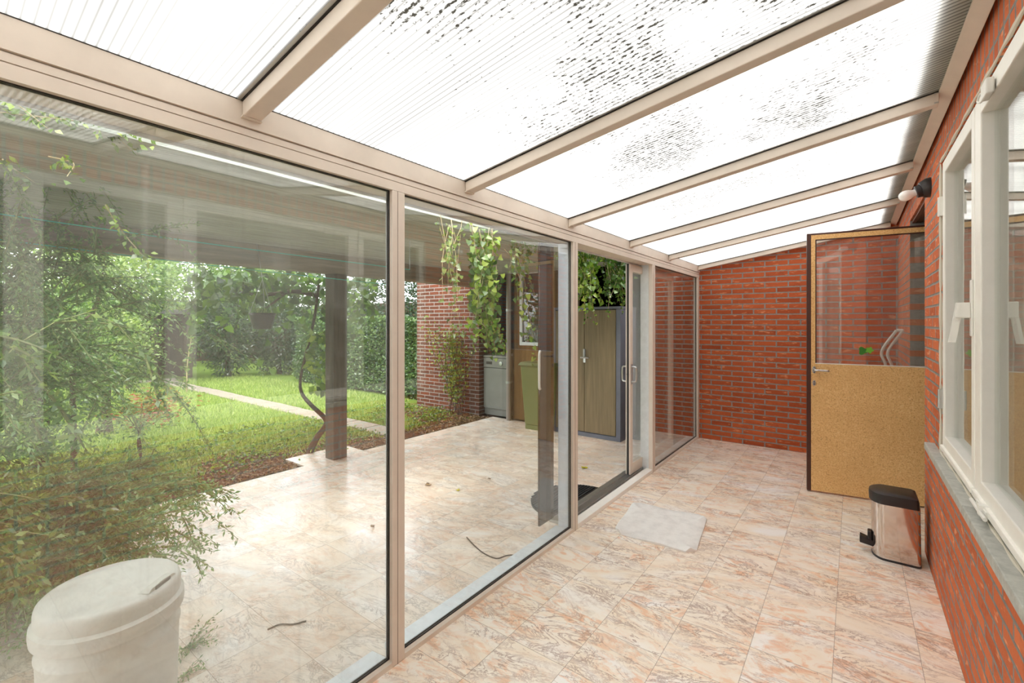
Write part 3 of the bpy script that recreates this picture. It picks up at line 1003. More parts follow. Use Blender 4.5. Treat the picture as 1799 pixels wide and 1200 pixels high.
# white plastic barrel
bc = Vector((-1.835, .385, ZP))
ba = empty('plastic_barrel', bc, 'round white plastic barrel with a lid outside the dusty pane', 'barrel')
M_barrel = principled('barrel_plastic', speck(S(222, 221, 212), .13, 9, .5))
R0 = .168
bt = .55
MB().lathe([(R0 - .022, 0), (R0 - .012, .012), (R0 - .004, .20), (R0, .395), (R0 + .0035, .400), (R0 + .0035, .406), (R0, .411), (R0 + .001, .455)], bc, 56).build('body', M_barrel, ba, smooth=True)
MB().lathe([(R0 + .004, .448), (R0 + .012, .452), (R0 + .014, .468), (R0 + .013, .490), (R0 + .004, .498)], bc, 56).build('rim_band', M_barrel, ba, smooth=True)
lid = MB()
lid.lathe([(R0 + .004, .497), (R0 + .004, .530), (R0 + .001, .542), (R0 - .006, .549), (R0 - .014, bt), (R0 - .04, bt + .0015), (.02, bt + .002)], bc, 56)
lid.build('lid', M_barrel, ba, smooth=True)
hg = MB()
ha = math.radians(38)
hx, hy = bc.x + math.cos(ha) * (R0 - .020), bc.y + math.sin(ha) * (R0 - .020)
tx, ty = -math.sin(ha), math.cos(ha)
nx, ny = math.cos(ha), math.sin(ha)


def hp(a, b2, z):
    return (hx + tx * a + nx * b2, hy + ty * a + ny * b2, bc.z + z)


hg.loft([[hp(a, -.030, bt + .001), hp(a, .006, bt + .001), hp(a, .006, bt + h), hp(a, -.012, bt + h)] for a, h in ((-.055, .003), (-.045, .010), (0, .013), (.045, .010), (.055, .003))])
hg.build('lid_grip', M_barrel, ba, smooth=True)
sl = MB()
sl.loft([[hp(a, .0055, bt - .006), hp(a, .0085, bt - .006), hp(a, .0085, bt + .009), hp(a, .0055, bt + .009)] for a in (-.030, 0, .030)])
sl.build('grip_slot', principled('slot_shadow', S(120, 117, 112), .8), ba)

# black door mat
dm = empty('door_mat', (-1.675, 3.0, ZP), 'black ribbed half-round door mat outside the sliding doorway', 'mat')
m = MB()
arc = [(-1.675 - .34 * math.sin(PI * i / 24), 3.05 - .36 * math.cos(PI * i / 24)) for i in range(25)]
m.prism(arc, ZP, ZP + .008, axis='z')
m.build('backing', M_black, dm)
m = MB()
for k in range(15):
    x = -1.69 - k * .0225
    hw_ = .35 * math.sqrt(max(0, 1 - ((x + 1.675) / .34) ** 2)) - .01
    if hw_ > .03:
        m.box(x - .014, x, 3.05 - hw_, 3.05 + hw_, ZP + .008, ZP + .015)
m.build('ribs', principled('mat_ribs', S(30, 29, 30), .7), dm)

# storage cabinet
cb = empty('garden_cabinet', (-2.5, 5.02, ZP), 'beige and grey-blue metal storage cabinet in front of the dark shed', 'cabinet')
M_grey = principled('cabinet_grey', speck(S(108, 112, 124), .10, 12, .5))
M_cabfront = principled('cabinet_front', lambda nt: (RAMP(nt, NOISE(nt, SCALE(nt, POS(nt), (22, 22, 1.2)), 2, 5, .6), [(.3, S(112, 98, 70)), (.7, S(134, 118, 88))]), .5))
cx0, cx1, cy0, cy1, cz = -3.02, -2.11, 4.86, 5.32, 1.50
m = MB()
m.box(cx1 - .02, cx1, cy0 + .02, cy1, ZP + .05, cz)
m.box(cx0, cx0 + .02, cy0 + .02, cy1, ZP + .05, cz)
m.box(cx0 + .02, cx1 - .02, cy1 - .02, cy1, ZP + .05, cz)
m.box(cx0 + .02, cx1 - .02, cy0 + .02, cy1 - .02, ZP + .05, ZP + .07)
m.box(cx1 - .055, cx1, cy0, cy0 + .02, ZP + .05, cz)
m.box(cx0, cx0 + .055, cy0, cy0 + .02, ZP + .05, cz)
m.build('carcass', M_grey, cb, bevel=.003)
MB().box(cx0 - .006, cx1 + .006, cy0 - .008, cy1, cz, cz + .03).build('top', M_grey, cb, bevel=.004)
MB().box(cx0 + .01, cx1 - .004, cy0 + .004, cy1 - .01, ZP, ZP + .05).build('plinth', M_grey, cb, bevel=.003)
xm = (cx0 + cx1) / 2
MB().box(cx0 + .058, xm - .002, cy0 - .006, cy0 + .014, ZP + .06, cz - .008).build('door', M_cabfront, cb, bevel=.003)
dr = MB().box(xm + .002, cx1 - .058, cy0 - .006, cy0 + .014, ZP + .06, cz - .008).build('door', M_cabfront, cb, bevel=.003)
m = MB()
hxx, hz = P(1026, 634, Y=cy0 - .02).x, .93
m.box(hxx - .014, hxx + .014, cy0 - .012, cy0 - .005, hz - .06, hz + .10)
m.tube([(hxx, cy0 - .008, hz), (hxx, cy0 - .045, hz)], .009, 8)
m.tube([(hxx - .035, cy0 - .045, hz), (hxx + .075, cy0 - .048, hz)], .009, 8)
m.tube([(hxx, cy0 - .03, hz), (hxx, cy0 - .03, hz + .10)], .008, 8)
m.build('handle', M_alu, cb, smooth=True)

# green wheelie bin
wb = empty('wheelie_bin', (-3.17, 4.92, ZP), 'olive green wheelie bin half hidden behind the dark door edge', 'bin')
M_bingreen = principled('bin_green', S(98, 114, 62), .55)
m = MB()
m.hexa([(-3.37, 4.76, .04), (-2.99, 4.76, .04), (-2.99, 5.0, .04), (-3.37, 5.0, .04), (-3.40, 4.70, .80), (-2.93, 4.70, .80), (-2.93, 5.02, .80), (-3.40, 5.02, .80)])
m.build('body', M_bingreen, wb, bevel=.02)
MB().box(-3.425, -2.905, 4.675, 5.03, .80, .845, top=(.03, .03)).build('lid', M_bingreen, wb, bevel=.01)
for x in (-3.385, -2.985):
    w = MB().lathe([(.03, -.02), (.09, -.02), (.10, -.01), (.10, .01), (.09, .02), (.03, .02)], (0, 0, 0), 24)
    w.v = [(x + z, 4.985 + xx, .088 + y) for xx, y, z in w.v]
    w.build('wheel', M_black, wb, smooth=True)
MB().box(-3.36, -3.0, 4.765, 4.80, ZP, .042).build('foot', M_bingreen, wb)

# ------------------------------------------------------------------ open shed
sh = empty('garden_shed', (-3.8, 6, 0), 'dark open brick shed at the far end of the patio', 'shed')
SF = 5.06
MB().box(-5.75, -4.40, SF, SF + .22, -.05, 2.32).build('brick_pier', M_brick_shaded, sh)
MB().box(-5.75, -5.55, SF + .22, 7.4, -.05, 2.32).build('side_wall', M_brick_y, sh)
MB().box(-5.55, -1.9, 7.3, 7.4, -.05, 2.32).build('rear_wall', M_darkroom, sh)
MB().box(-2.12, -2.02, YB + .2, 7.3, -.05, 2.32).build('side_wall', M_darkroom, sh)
MB().box(-5.8, -1.75, SF - .06, 7.5, 2.33, 2.45).build('roof', M_roofing, sh)
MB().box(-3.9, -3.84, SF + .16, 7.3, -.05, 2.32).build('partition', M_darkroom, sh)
MB().box(-4.40, -1.75, SF, SF + .10, 2.15, 2.33).build('lintel', M_beam, sh)
sdr = MB()
dx0, dx1 = -3.80, -2.98
wx0, wx1, wz0, wz1 = -3.70, -3.24, 1.03, 2.06
sdr.box(dx0, dx1, SF + .06, SF + .10, 0, wz0)
sdr.box(dx0, wx0, SF + .06, SF + .10, wz0, wz1)
sdr.box(wx1, dx1, SF + .06, SF + .10, wz0, wz1)
sdr.box(dx0, dx1, SF + .06, SF + .10, wz1, 2.15)
sdo = sdr.build('door', M_browndoor, sh, label='brown wooden door with a window')
fr = MB()
for z0_, z1_ in ((wz0, wz0 + .045), (wz1 - .045, wz1)):
    fr.box(wx0, wx1, SF + .045, SF + .09, z0_, z1_)
for x0_, x1_ in ((wx0, wx0 + .045), (wx1 - .045, wx1)):
    fr.box(x0_, x1_, SF + .045, SF + .09, wz0 + .045, wz1 - .045)
fr.build('window_frame', M_frame_out, sdo, bevel=.003)
MB().box(wx0 + .04, wx1 - .04, SF + .07, SF + .075, wz0 + .04, wz1 - .04).build('pane', M_glass_win, sdo)

# downpipe
dp = MB().tube([(-3.83, SF - .03, ZP + .001), (-3.83, SF - .03, 2.30)], .035, 12)
dpo = empty('downpipe', (-3.83, SF - .03, ZP), 'grey downpipe beside the brown shed door', 'pipe')
dp.build('pipe', principled('pipe_grey', S(150, 140, 132), .5), dpo, smooth=True)
for z in (.5, 1.5):
    m = MB()
    m.tube([(-3.83, SF - .03, z), (-3.83, SF - .03, z + .03)], .040, 12)
    m.box(-3.84, -3.82, SF - .03, SF + .05, z + .005, z + .025)
    m.build('pipe_bracket', M_alu, dpo)

# dishwasher
dwm = empty('dishwasher', (-4.13, 5.3, ZP), 'old white dishwasher standing in the dark shed opening', 'dishwasher')
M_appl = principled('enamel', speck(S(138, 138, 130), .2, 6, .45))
ax0, ax1, ay = -4.385, -3.935, 5.14
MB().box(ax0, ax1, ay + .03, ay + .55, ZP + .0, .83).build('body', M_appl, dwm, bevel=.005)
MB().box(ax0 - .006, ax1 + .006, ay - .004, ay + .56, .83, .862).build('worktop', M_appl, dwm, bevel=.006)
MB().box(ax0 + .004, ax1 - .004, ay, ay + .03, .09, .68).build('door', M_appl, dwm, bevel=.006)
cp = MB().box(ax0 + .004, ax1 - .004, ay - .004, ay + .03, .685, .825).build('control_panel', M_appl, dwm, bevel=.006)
MB().box(ax0 + .06, ax0 + .17, ay - .006, ay - .003, .735, .775).build('handle_recess', M_black, cp, bevel=.002)
kb = MB().lathe([(.03, 0), (.028, .016), (.012, .018)], (0, 0, 0), 20)
kb.v = [(ax1 - .11 + x, ay - .004 - z, .755 + y) for x, y, z in kb.v]
kb.build('knob', M_alu, cp, smooth=True)

# ------------------------------------------------------------------ pergola
pg = empty('pergola', (-4.13, 2.6, 0), 'weathered wooden pergola roof on a dark post over the patio', 'pergola')
pa, pb = P(572, 780, X=-4.16), P(602, 780, X=-4.16)
MB().box(-4.24, -4.09, 2.53, 2.68, ZP, 1.83).build('post', M_post, pg, bevel=.006)
MB().box(-4.24, -4.09, -2.3, -2.15, ZP, 1.83).build('post', M_post, pg, bevel=.006)
MB().box(-4.25, -4.10, -2.6, SF, 1.83, 2.02).build('beam', M_beam, pg, bevel=.006)
MB().box(-2.40, -2.30, -2.6, SF, 2.046, 2.12).build('beam', M_beam, pg, bevel=.006)
for y in (-2.2, -.2, 1.7, 3.6):
    MB().box(-4.5, -2.401, y, y + .07, 2.046, 2.12).build('joist', M_beam, pg, bevel=.004)
m = MB()
nb = 13
bw = (4.52 - 2.105) / nb
for k in range(nb):
    x = -4.52 + k * bw
    m.box(x + GAP / 2, x + bw - GAP / 2, -2.6, SF, 2.02, 2.045)
m.build('roof_boards', M_boards, pg)
MB().box(-4.52, -1.72, 2.5, SF, 2.121, 2.135).build('roofing_felt', M_roofing, pg)

# two turquoise washing lines
M_line = principled('turquoise_line', S(60, 200, 180), .5)
for x, (ua, va), (ub, vb), lab in ((-2.9, (20, 376), (678, 468), 'upper turquoise washing line strung along under the pergola'),
                                   (-3.2, (20, 421), (640, 495), 'lower turquoise washing line strung along under the pergola')):
    A_, B_ = P(ua, va, X=x), P(ub, vb, X=x)
    dd = (B_ - A_)
    A2, B2 = A_ - dd * .35, B_ + dd * .12
    mid = (A2 + B2) / 2 - Vector((0, 0, .012))
    lo_ = MB().tube(bezier([A2, mid, B2], 12), .0028, 6)
    w = empty('washing_line', A2, lab, 'washing line', group='turquoise washing lines')
    lo_.build('line', M_line, w, smooth=True)
    for q in (A2, B2):
        MB().tube([q, (q.x, q.y, 2.03)], .003, 6).build('hanger_wire', M_alu, w)

# hanging pot
hp0 = P(461, 578, X=-4.0)
hpo = empty('hanging_pot', hp0, 'black flower pot hanging below the pergola beam', 'pot')
MB().lathe([(.066, 0), (.072, .006), (.098, .118), (.104, .120), (.104, .134), (.096, .134), (.092, .12), (.01, .118)], hp0, 28).build('pot', M_black, hpo, smooth=True)
hw = MB()
for k in range(3):
    a = 2 * PI * k / 3 + .4
    hw.tube([(hp0.x + .1 * math.cos(a), hp0.y + .1 * math.sin(a), hp0.z + .13), (hp0.x, hp0.y, hp0.z + .42)], .0015, 5)
hw.tube([(hp0.x, hp0.y, hp0.z + .42), (hp0.x - .1, hp0.y, 2.02)], .002, 5)
hw.build('hanger_wire', M_alu, hpo)
n = 60
leaf_mesh('plant', np.array(hp0) + RNG.normal(size=(n, 3)) * [.04, .04, .01] + [0, 0, .13], RNG.normal(size=(n, 3)) * [.6, .6, .3] + [0, 0, 1], .05, .02, M_leaf_tree, hpo)

# ------------------------------------------------------------------ ground cover
def thin(x, y, k=4.5):
    d2 = x * x + y * y
    return RNG.random(len(x)) < np.minimum(1, k * k / d2)


def onpath(x, y):
    return (y > 3.44) & (y < 3.80)


n = 260000
x = RNG.uniform(-12.6, -4.5, n)
y = RNG.uniform(-1.5, 5.3, n)
edge = -4.85 + .35 * np.sin(y * 2.1) + .25 * np.sin(y * 5.3 + 1) + RNG.normal(size=n) * .22
keep = (x < edge) & ~onpath(x, y) & thin(x, y, 5.5)
keep &= ~((y > 4.4 + .2 * np.sin(x * 3)) & (x > -6.2))
x, y = x[keep], y[keep]
n = len(x)
o = leaf_mesh('lawn_grass', np.stack([x, y, np.full(n, -.032)], 1), RNG.normal(size=(n, 3)) * [.45, .45, .1] + [0, 0, 1], .075, .011, M_grass, shape='blade')
put(o, 'sunlit green lawn grass beyond the brown soil strip', 'grass', kind='stuff')
n = 16000
x = RNG.uniform(-6.2, -4.25, n)
y = RNG.uniform(.2, 5.0, n)
k = (RNG.random(n) < np.clip((-4.35 - x) * 1.3, 0.03, 1)) & ~onpath(x, y) & (RNG.random(n) < .25 + .75 * (np.sin(x * 7 + y * 5) > -.2))
x, y = x[k], y[k]
n = len(x)
o = leaf_mesh('weed_leaves', np.stack([x, y, RNG.uniform(-.03, .03, n)], 1), RNG.normal(size=(n, 3)) * [1, 1, .2] + [0, 0, .25], .042, .024, M_leaf_vine)
put(o, 'low leafy weeds along the edge of the lawn', 'weeds', kind='stuff')
n = 9000
x = -4.17 - np.abs(RNG.normal(size=n)) * .55
y = RNG.uniform(.2, 5.05, n)
k = ~onpath(x, y) & ~((x > -4.53) & (y > 2.26) & (y < 2.93))
x, y = x[k], y[k]
n = len(x)
o = leaf_mesh('leaf_litter', np.stack([x, y, RNG.uniform(-.03, -.015, n)], 1), RNG.normal(size=(n, 3)) * [1, 1, .12], .035, .016, M_leaf_dry)
put(o, 'dry brown leaf litter on the soil along the patio', 'leaf litter', kind='stuff')

# path across the lawn, slab after slab
ps = MB()
for k in range(17):
    x1 = -4.55 - k * .49
    ps.box(x1 - .475, x1, 3.47 + .01 * math.sin(k * 2.1), 3.78 + .012 * math.sin(k * 1.3), -.06, -.012)
ps.box(-13.3, -12.9, 2.7, 4.0, -.06, -.012)
ps.build('path_slabs', M_concrete, bevel=.008, label='pale narrow slab path crossing the lawn', cat='path', kind='structure')

# fallen leaves and twigs on the patio
for kk, (u, v, mt, lab, sz) in enumerate((
        (1026, 823, M_leaf_yellow, 'bright yellow fallen leaf just outside the open doorway', .07),
        (752, 853, M_leaf_dry, 'curled brown fallen leaf on the shiny patio tiles', .07),
        (805, 863, M_leaf_yellow, 'small yellow-brown fallen leaf right of the curled brown one', .045),
        (655, 927, M_leaf_dry, 'small dark fallen leaf close to the nearest post', .035),
        (860, 843, M_leaf_dry, 'tiny dark fallen leaf left of the dark door edge', .035))):
    q = P(u, v, Z=ZP)
    mlf = MB()
    pts = []
    for i in range(14):
        a = 2 * PI * i / 14
        r = sz * (.42 + .12 * math.sin(3 * a + kk))
        pts.append((q.x + r * math.cos(a), q.y + r * .75 * math.sin(a), ZP + .004 + .010 * abs(math.sin(a * 1.5 + kk))))
    top = [(px, py, pz + .0012) for px, py, pz in pts]
    mlf.loft([pts, top])
    mlf.build('fallen_leaf', mt, smooth=True, label=lab, cat='leaf', group='fallen leaves on the patio')
for ch, lab in (([(820, 944), (833, 958), (850, 972), (872, 981), (890, 976), (905, 975)], 'thin bent twig lying against the white outer sill'),
                ([(470, 1106), (492, 1097), (515, 1097), (538, 1091)], 'short twig lying on the pale patio tiles')):
    q = [P(u, v, Z=ZP + .004) for u, v in ch]
    MB().tube(bezier(q, 4), .0035, 6).build('twig', M_bark, smooth=True, label=lab, cat='twig', group='twigs on the patio')

# ------------------------------------------------------------------ plants
def stems_mesh(lines, r0, r1, n=5):
    m = MB()
    for L in lines:
        k = len(L)
        m.tube(L, [r0 + (r1 - r0) * i / (k - 1) for i in range(k)], n)
    return m


def along_line(L, step, jit=.0):
    """points and directions every step metres along polyline"""
    A = np.array([tuple(p) for p in L])
    seg = np.diff(A, axis=0)
    ln = np.linalg.norm(seg, axis=1)
    cum = np.concatenate([[0], np.cumsum(ln)])
    s_ = np.arange(step, cum[-1], step)
    i = np.clip(np.searchsorted(cum, s_) - 1, 0, len(ln) - 1)
    f = ((s_ - cum[i]) / np.maximum(ln[i], 1e-6))[:, None]
    return A[i] + seg[i] * f, unit(seg[i])


def arching_shrub(name, loc, nst, reach, height, label, leafm, leaf_l, leaf_w, step, az=(0, 2 * PI), base_r=.3, stem_m=None, droop=1.0, group=None, extra=0):
    e_ = empty(name, loc, label, 'shrub', group)
    lines, pts, drs = [], [], []
    for k in range(nst):
        a = random.uniform(*az)
        br = base_r * math.sqrt(random.random())
        ba_ = random.uniform(0, 2 * PI)
        p0 = Vector((loc[0] + br * math.cos(ba_), loc[1] + br * math.sin(ba_), loc[2]))
        rr = reach * random.uniform(.35, 1.0)
        hh = height * random.uniform(.45, 1.0)
        L = []
        wob = random.uniform(-.3, .3)
        for i in range(13):
            t = i / 12
            aa = a + wob * t
            L.append(p0 + Vector((math.cos(aa) * rr * t ** 1.15, math.sin(aa) * rr * t ** 1.15, hh * (1 - (1 - t * 1.25) ** 2) * (1.0 if t < .8 else 1 - droop * (t - .8) * .9))))
        L = [Vector((p.x, p.y, max(p.z, loc[2] + .01))) for p in L]
        lines.append(L)
        q, dd = along_line(L, step)
        k0 = int(len(q) * .12)
        pts.append(q[k0:])
        drs.append(dd[k0:])
        for s_ in range(5):                      # side twigs
            i = random.randint(4, 11)
            b0 = L[i]
            d_ = (L[i + 1] - L[i]).normalized() + Vector((random.uniform(-1, 1), random.uniform(-1, 1), random.uniform(-.3, .8))) * .8
            d_.normalize()
            ln_ = reach * random.uniform(.1, .28)
            S_ = [b0 + d_ * (ln_ * j / 5) + Vector((0, 0, -.25 * ln_ * (j / 5) ** 2)) for j in range(6)]
            lines.append(S_)
            q, dd = along_line(S_, step)
            pts.append(q)
            drs.append(dd)
    pts = np.concatenate(pts)
    drs = np.concatenate(drs)
    rep = 2
    pts = np.repeat(pts, rep, 0)
    drs = np.repeat(drs, rep, 0)
    nn_ = len(pts)
    pts = pts + RNG.normal(size=(nn_, 3)) * .006
    stems_mesh(lines, .0045, .0012, 4).build('stems', stem_m or M_stem, e_)
    leaf_mesh('foliage', pts, drs * .8 + RNG.normal(size=(nn_, 3)) * .75, leaf_l, leaf_w, leafm, e_)
    return e_


arching_shrub('broom_shrub', (-3.65, -.42, -.03), 200, 1.40, 2.25, 'large feathery green shrub with arching stems behind the barrel', M_leaf_broom, .028, .010, .0125, az=(-.5, 2.7), base_r=.55)
arching_shrub('jasmine_shrub', (-2.45, -.35, ZP), 46, .95, 1.5, 'leafy shrub close to the glass at the photo\'s left edge', M_leaf_tree, .034, .014, .018, az=(-.2, 2.4), base_r=.22)
arching_shrub('low_broom_shrub', (-3.15, .28, ZP), 95, .85, .62, 'low sprawling green shrub spreading onto the tiles behind the barrel', M_leaf_low, .028, .010, .012, az=(-.6, 2.4), base_r=.30, droop=1.5)


def fill(parent, c, r, n, ll, lw, m):
    p, d_ = shell_points(c, r, n, .7, lump=.3)
    p = p[p[:, 2] > .0]
    leaf_mesh('foliage', p, RNG.normal(size=p.shape) + np.array([.3, .3, -.1]), ll, lw, m, parent)


fill(bpy.data.objects['broom_shrub'], (-3.7, -.15, .85), (.9, .80, 1.0), 42000, .027, .011, M_leaf_broom)
fill(bpy.data.objects['low_broom_shrub'], (-3.2, .38, .22), (.62, .50, .34), 22000, .022, .009, M_leaf_low)


def blob_shrub(name, c, r, nleaf, ll, lw, leafm, label, trunk=True, group='shrubs and trees around the lawn', cat='shrub', core=True, lump=.2, shape='oval'):
    base = Vector((c[0], c[1], -.03))
    e_ = empty(name, base, label, cat, group)
    p, d_ = shell_points(c, r, nleaf, .45, lump=lump)
    k = p[:, 2] > .02
    p, d_ = p[k], d_[k]
    leaf_mesh('foliage', p, d_ + RNG.normal(size=p.shape) * .7 + np.array([0, 0, -.15]), ll, lw, leafm, e_, normals=d_ + RNG.normal(size=p.shape) * .5 + np.array([0, 0, .5]), shape=shape)
    lines = []
    for i in range(7 if trunk else 4):
        q = Vector(p[random.randrange(len(p))])
        m_ = Vector((c[0] + random.uniform(-.1, .1) * r[0], c[1] + random.uniform(-.1, .1) * r[1], c[2] - r[2] * .35))
        lines.append(bezier([base + Vector((random.uniform(-.06, .06), random.uniform(-.06, .06), 0)), m_.lerp(base, .35), m_, m_.lerp(q, .9)], 5))
    stems_mesh(lines, .035 if trunk else .02, .008, 6).build('branches', M_bark, e_)
    return e_


def at(u, v, X):
    q = P(u, v, X=X)
    return (q.x, q.y, q.z)


SH = [
    ('round_shrub', at(70, 640, -6.0), (.62, .60, .72), 7000, .05, .026, M_leaf_tree, 'bushy mid-green shrub behind the feathery broom'),
    ('pale_shrub', at(185, 612, -7.3), (.5, .45, .5), 5000, .055, .03, M_leaf_pale, 'pale-leaved shrub overhanging the dark hut'),
    ('garden_tree', at(60, 440, -9.3), (1.0, .85, 1.25), 9000, .08, .045, M_leaf_tree, 'light green tree at the left end of the garden'),
    ('garden_tree', at(225, 478, -11.9), (1.1, .9, 1.0), 8000, .09, .05, M_leaf_tree, 'leafy tree with its crown above the dark hut'),
    ('garden_tree', at(335, 500, -16.3), (1.1, 1.0, 1.9), 8000, .11, .06, M_leaf_tree, 'leafy tree beyond the far end of the path'),
    ('evergreen_shrub', at(400, 578, -12.6), (.75, .62, 1.2), 8000, .09, .032, M_leaf_deep, 'deep green evergreen at the far lawn edge, left of the hanging pot'),
    ('evergreen_shrub', at(490, 588, -12.3), (.7, .58, 1.1), 7000, .08, .036, M_leaf_deep, 'deep green evergreen at the far lawn edge, right of the hanging pot'),
    ('round_shrub', at(556, 605, -11.6), (.62, .62, .95), 7000, .075, .04, M_leaf_deep, 'round shrub just left of the pergola post'),
    ('garden_tree', at(445, 505, -16.3), (1.2, .95, 1.8), 8000, .12, .065, M_leaf_tree, 'tall leafy tree behind the two evergreens'),
    ('garden_tree', at(560, 520, -15.0), (1.3, 1.2, 1.8), 8000, .11, .055, M_leaf_deep, 'dark leafy tree behind the left end of the hedge'),
    ('garden_tree', at(690, 530, -9.3), (1.5, .85, 1.5), 9000, .10, .05, M_leaf_deep, 'dark leafy tree behind the clipped hedge'),
]
for nm, c, r, nl, ll, lw, mt, lab in SH:
    blob_shrub(nm, c, r, nl, ll, lw, mt, lab, cat='tree' if 'tree' in nm else 'shrub')

# clipped hedge
hx0, hx1, hy0, hy1, hz1 = -10.4, -5.85, 5.45, 6.2, 1.40
he = empty('clipped_hedge', (-9, 5.8, -.03), 'clipped box-shaped green hedge along the lawn', 'hedge')
n = 34000
f = RNG.random(n)
px = RNG.uniform(hx0, hx1, n)
py = np.where(f < .62, hy0 + np.abs(RNG.normal(size=n)) * .05, RNG.uniform(hy0, hy1, n))
pz = np.where(f < .62, RNG.uniform(.0, hz1, n), hz1 - np.abs(RNG.normal(size=n)) * .05)
e_ = f > .94
px[e_] = hx1 - np.abs(RNG.normal(size=e_.sum())) * .05
pz[e_] = RNG.uniform(0, hz1, e_.sum())
wv = .05 * np.sin(px * 3.1) * np.sin(pz * 5)
py = py + wv
pz = pz + .04 * np.sin(px * 2.3)
nrm = np.where((f < .62)[:, None], [0, -1, .2], [0, 0, 1.0]) + RNG.normal(size=(n, 3)) * .6
leaf_mesh('foliage', np.stack([px, py, pz], 1), nrm + RNG.normal(size=(n, 3)) * .8, .06, .036, M_leaf_hedge, he, normals=nrm)
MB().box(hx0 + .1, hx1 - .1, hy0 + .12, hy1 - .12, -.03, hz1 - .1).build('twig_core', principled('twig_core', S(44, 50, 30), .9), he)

# red and yellow leaved nandina beside the lawn
nd = empty('nandina_shrub', (-5.45, 1.36, -.03), 'small shrub with red and orange leaf tips beside the lawn', 'shrub')
nd.location.z = -.03
c = P(240, 725, X=-5.45)
n = 900
pp = np.array(c) + RNG.normal(size=(n, 3)) * [.2, .2, .12]
leaf_mesh('foliage', pp, RNG.normal(size=(n, 3)) * [1, 1, .3], .05, .016, M_leaf_pale, nd)
n = 520
pp = np.array(P(266, 716, X=-5.45)) + RNG.normal(size=(n, 3)) * [.12, .14, .08]
leaf_mesh('red_leaves', pp, RNG.normal(size=(n, 3)) * [1, 1, .2], .055, .016, M_leaf_red, nd, label='red leaf tips')
stems_mesh([bezier([nd.location, nd.location.lerp(Vector(c), .6), Vector(c) + Vector((random.uniform(-.2, .2), random.uniform(-.2, .2), .08))], 5) for i in range(14)], .005, .002).build('stems', M_bark, nd)

# weed tuft by the barrel
for (u, v, rr, lab) in ((332, 1140, .12, 'small weed tuft growing from the tiles right of the barrel'), (322, 1190, .06, 'tiny weed sprig at the foot of the barrel')):
    q = P(u, v, Z=ZP)
    w = empty('weed_tuft', q, lab, 'weed', group='weed tufts by the barrel')
    lines, pts, drs = [], [], []
    for k in range(26 if rr > .1 else 10):
        a = random.uniform(-1.0, 2.6)
        ln_ = rr * random.uniform(.5, 1.5)
        L = [q + Vector((math.cos(a) * ln_ * t, math.sin(a) * ln_ * t, ln_ * (.9 * t - .55 * t * t))) for t in (0, .25, .5, .75, 1)]
        lines.append(L)
        A_, D_ = along_line(L, .009)
        pts.append(A_)
        drs.append(D_)
    pts = np.concatenate(pts)
    drs = np.concatenate(drs)
    stems_mesh(lines, .0014, .0006, 4).build('stems', M_stem_dry, w)
    leaf_mesh('leaves', pts, drs * .6 + RNG.normal(size=pts.shape) * .7, .016, .007, M_leaf_broom, w)


# ------------------------------------------------------------------ vines hanging from the pergola edge
def hanging_vine(label, strands, leafm, ll, lw, step, x=-2.08, swing=.10, dens=1, shape='lobed', top=None):
    """strands: photo-measured (u, v_top, u2, v_bottom)"""
    lines = []
    for (u, v, u2, v2) in strands:
        a = P(u, v, X=x + random.uniform(-.10, .06))
        b_ = P(u2, v2, X=a.x + random.uniform(-swing, swing))
        if top:
            a.z = min(a.z, top)
        mid = a.lerp(b_, .5) + Vector((random.uniform(-.03, .03), random.uniform(-.04, .04), .02))
        lines.append(bezier([a, mid, b_], 8))
    e_ = empty('hanging_vine', lines[0][0], label, 'vine', group='vines hanging from the pergola edge')
    pts, drs = [], []
    for L in lines:
        A_, D_ = along_line(L, step)
        pts.append(A_)
        drs.append(D_)
    pts = np.repeat(np.concatenate(pts), dens, 0)
    drs = np.repeat(np.concatenate(drs), dens, 0)
    nn_ = len(pts)
    off_ = RNG.normal(size=(nn_, 3)) * ll * .55
    stems_mesh(lines, .0026, .0010, 4).build('stems', M_stem_dry, e_)
    d_ = drs * .5 + RNG.normal(size=(nn_, 3)) * .7 + np.array([0, 0, -.5])
    leaf_mesh('leaves', pts + off_, d_, ll, lw, leafm, e_, shape=shape, normals=RNG.normal(size=(nn_, 3)) * .6 + np.array([.5, -.8, .35]))
    return e_


U = random.uniform
hanging_vine('dense bright green vine curtain hanging behind the second pane', [(U(822, 872), U(378, 420), U(826, 872), U(520, 610)) for i in range(20)], M_leaf_vine, .042, .040, .026, dens=1, top=2.03)
hanging_vine('long trailing shoots below the dense vine curtain', [(U(838, 872), U(540, 570), U(855, 892), U(600, 640)) for i in range(11)], M_leaf_vine, .026, .022, .022)
hanging_vine('thin pale vine strands left of the dense green curtain', [(U(765, 822), U(372, 400), U(770, 825), U(440, 600)) for i in range(9)], M_leaf_pale, .030, .026, .034, top=2.03)
hanging_vine('single leafy vine strand hanging before the shed door window', [(905, 430, 928, 600), (915, 430, 945, 640), (902, 460, 915, 560), (925, 430, 940, 520), (908, 430, 918, 480)], M_leaf_vine, .040, .036, .034, top=1.95)
hanging_vine('short vine sprigs along the beam above the shed door', [(U(880, 985), U(418, 440), U(880, 990), U(445, 490)) for i in range(12)], M_leaf_pale, .030, .026, .03, top=2.0)
hanging_vine('vine tuft at the top left inside the open doorway', [(U(1000, 1062), U(425, 440), U(1010, 1060), U(475, 545)) for i in range(26)], M_leaf_vine, .044, .038, .026, top=2.03, x=-2.0)
hanging_vine('vine tuft at the top right inside the open doorway', [(U(1058, 1112), U(440, 452), U(1062, 1112), U(490, 540)) for i in range(24)], M_leaf_vine_dark, .044, .040, .028, top=2.03, x=-2.0)
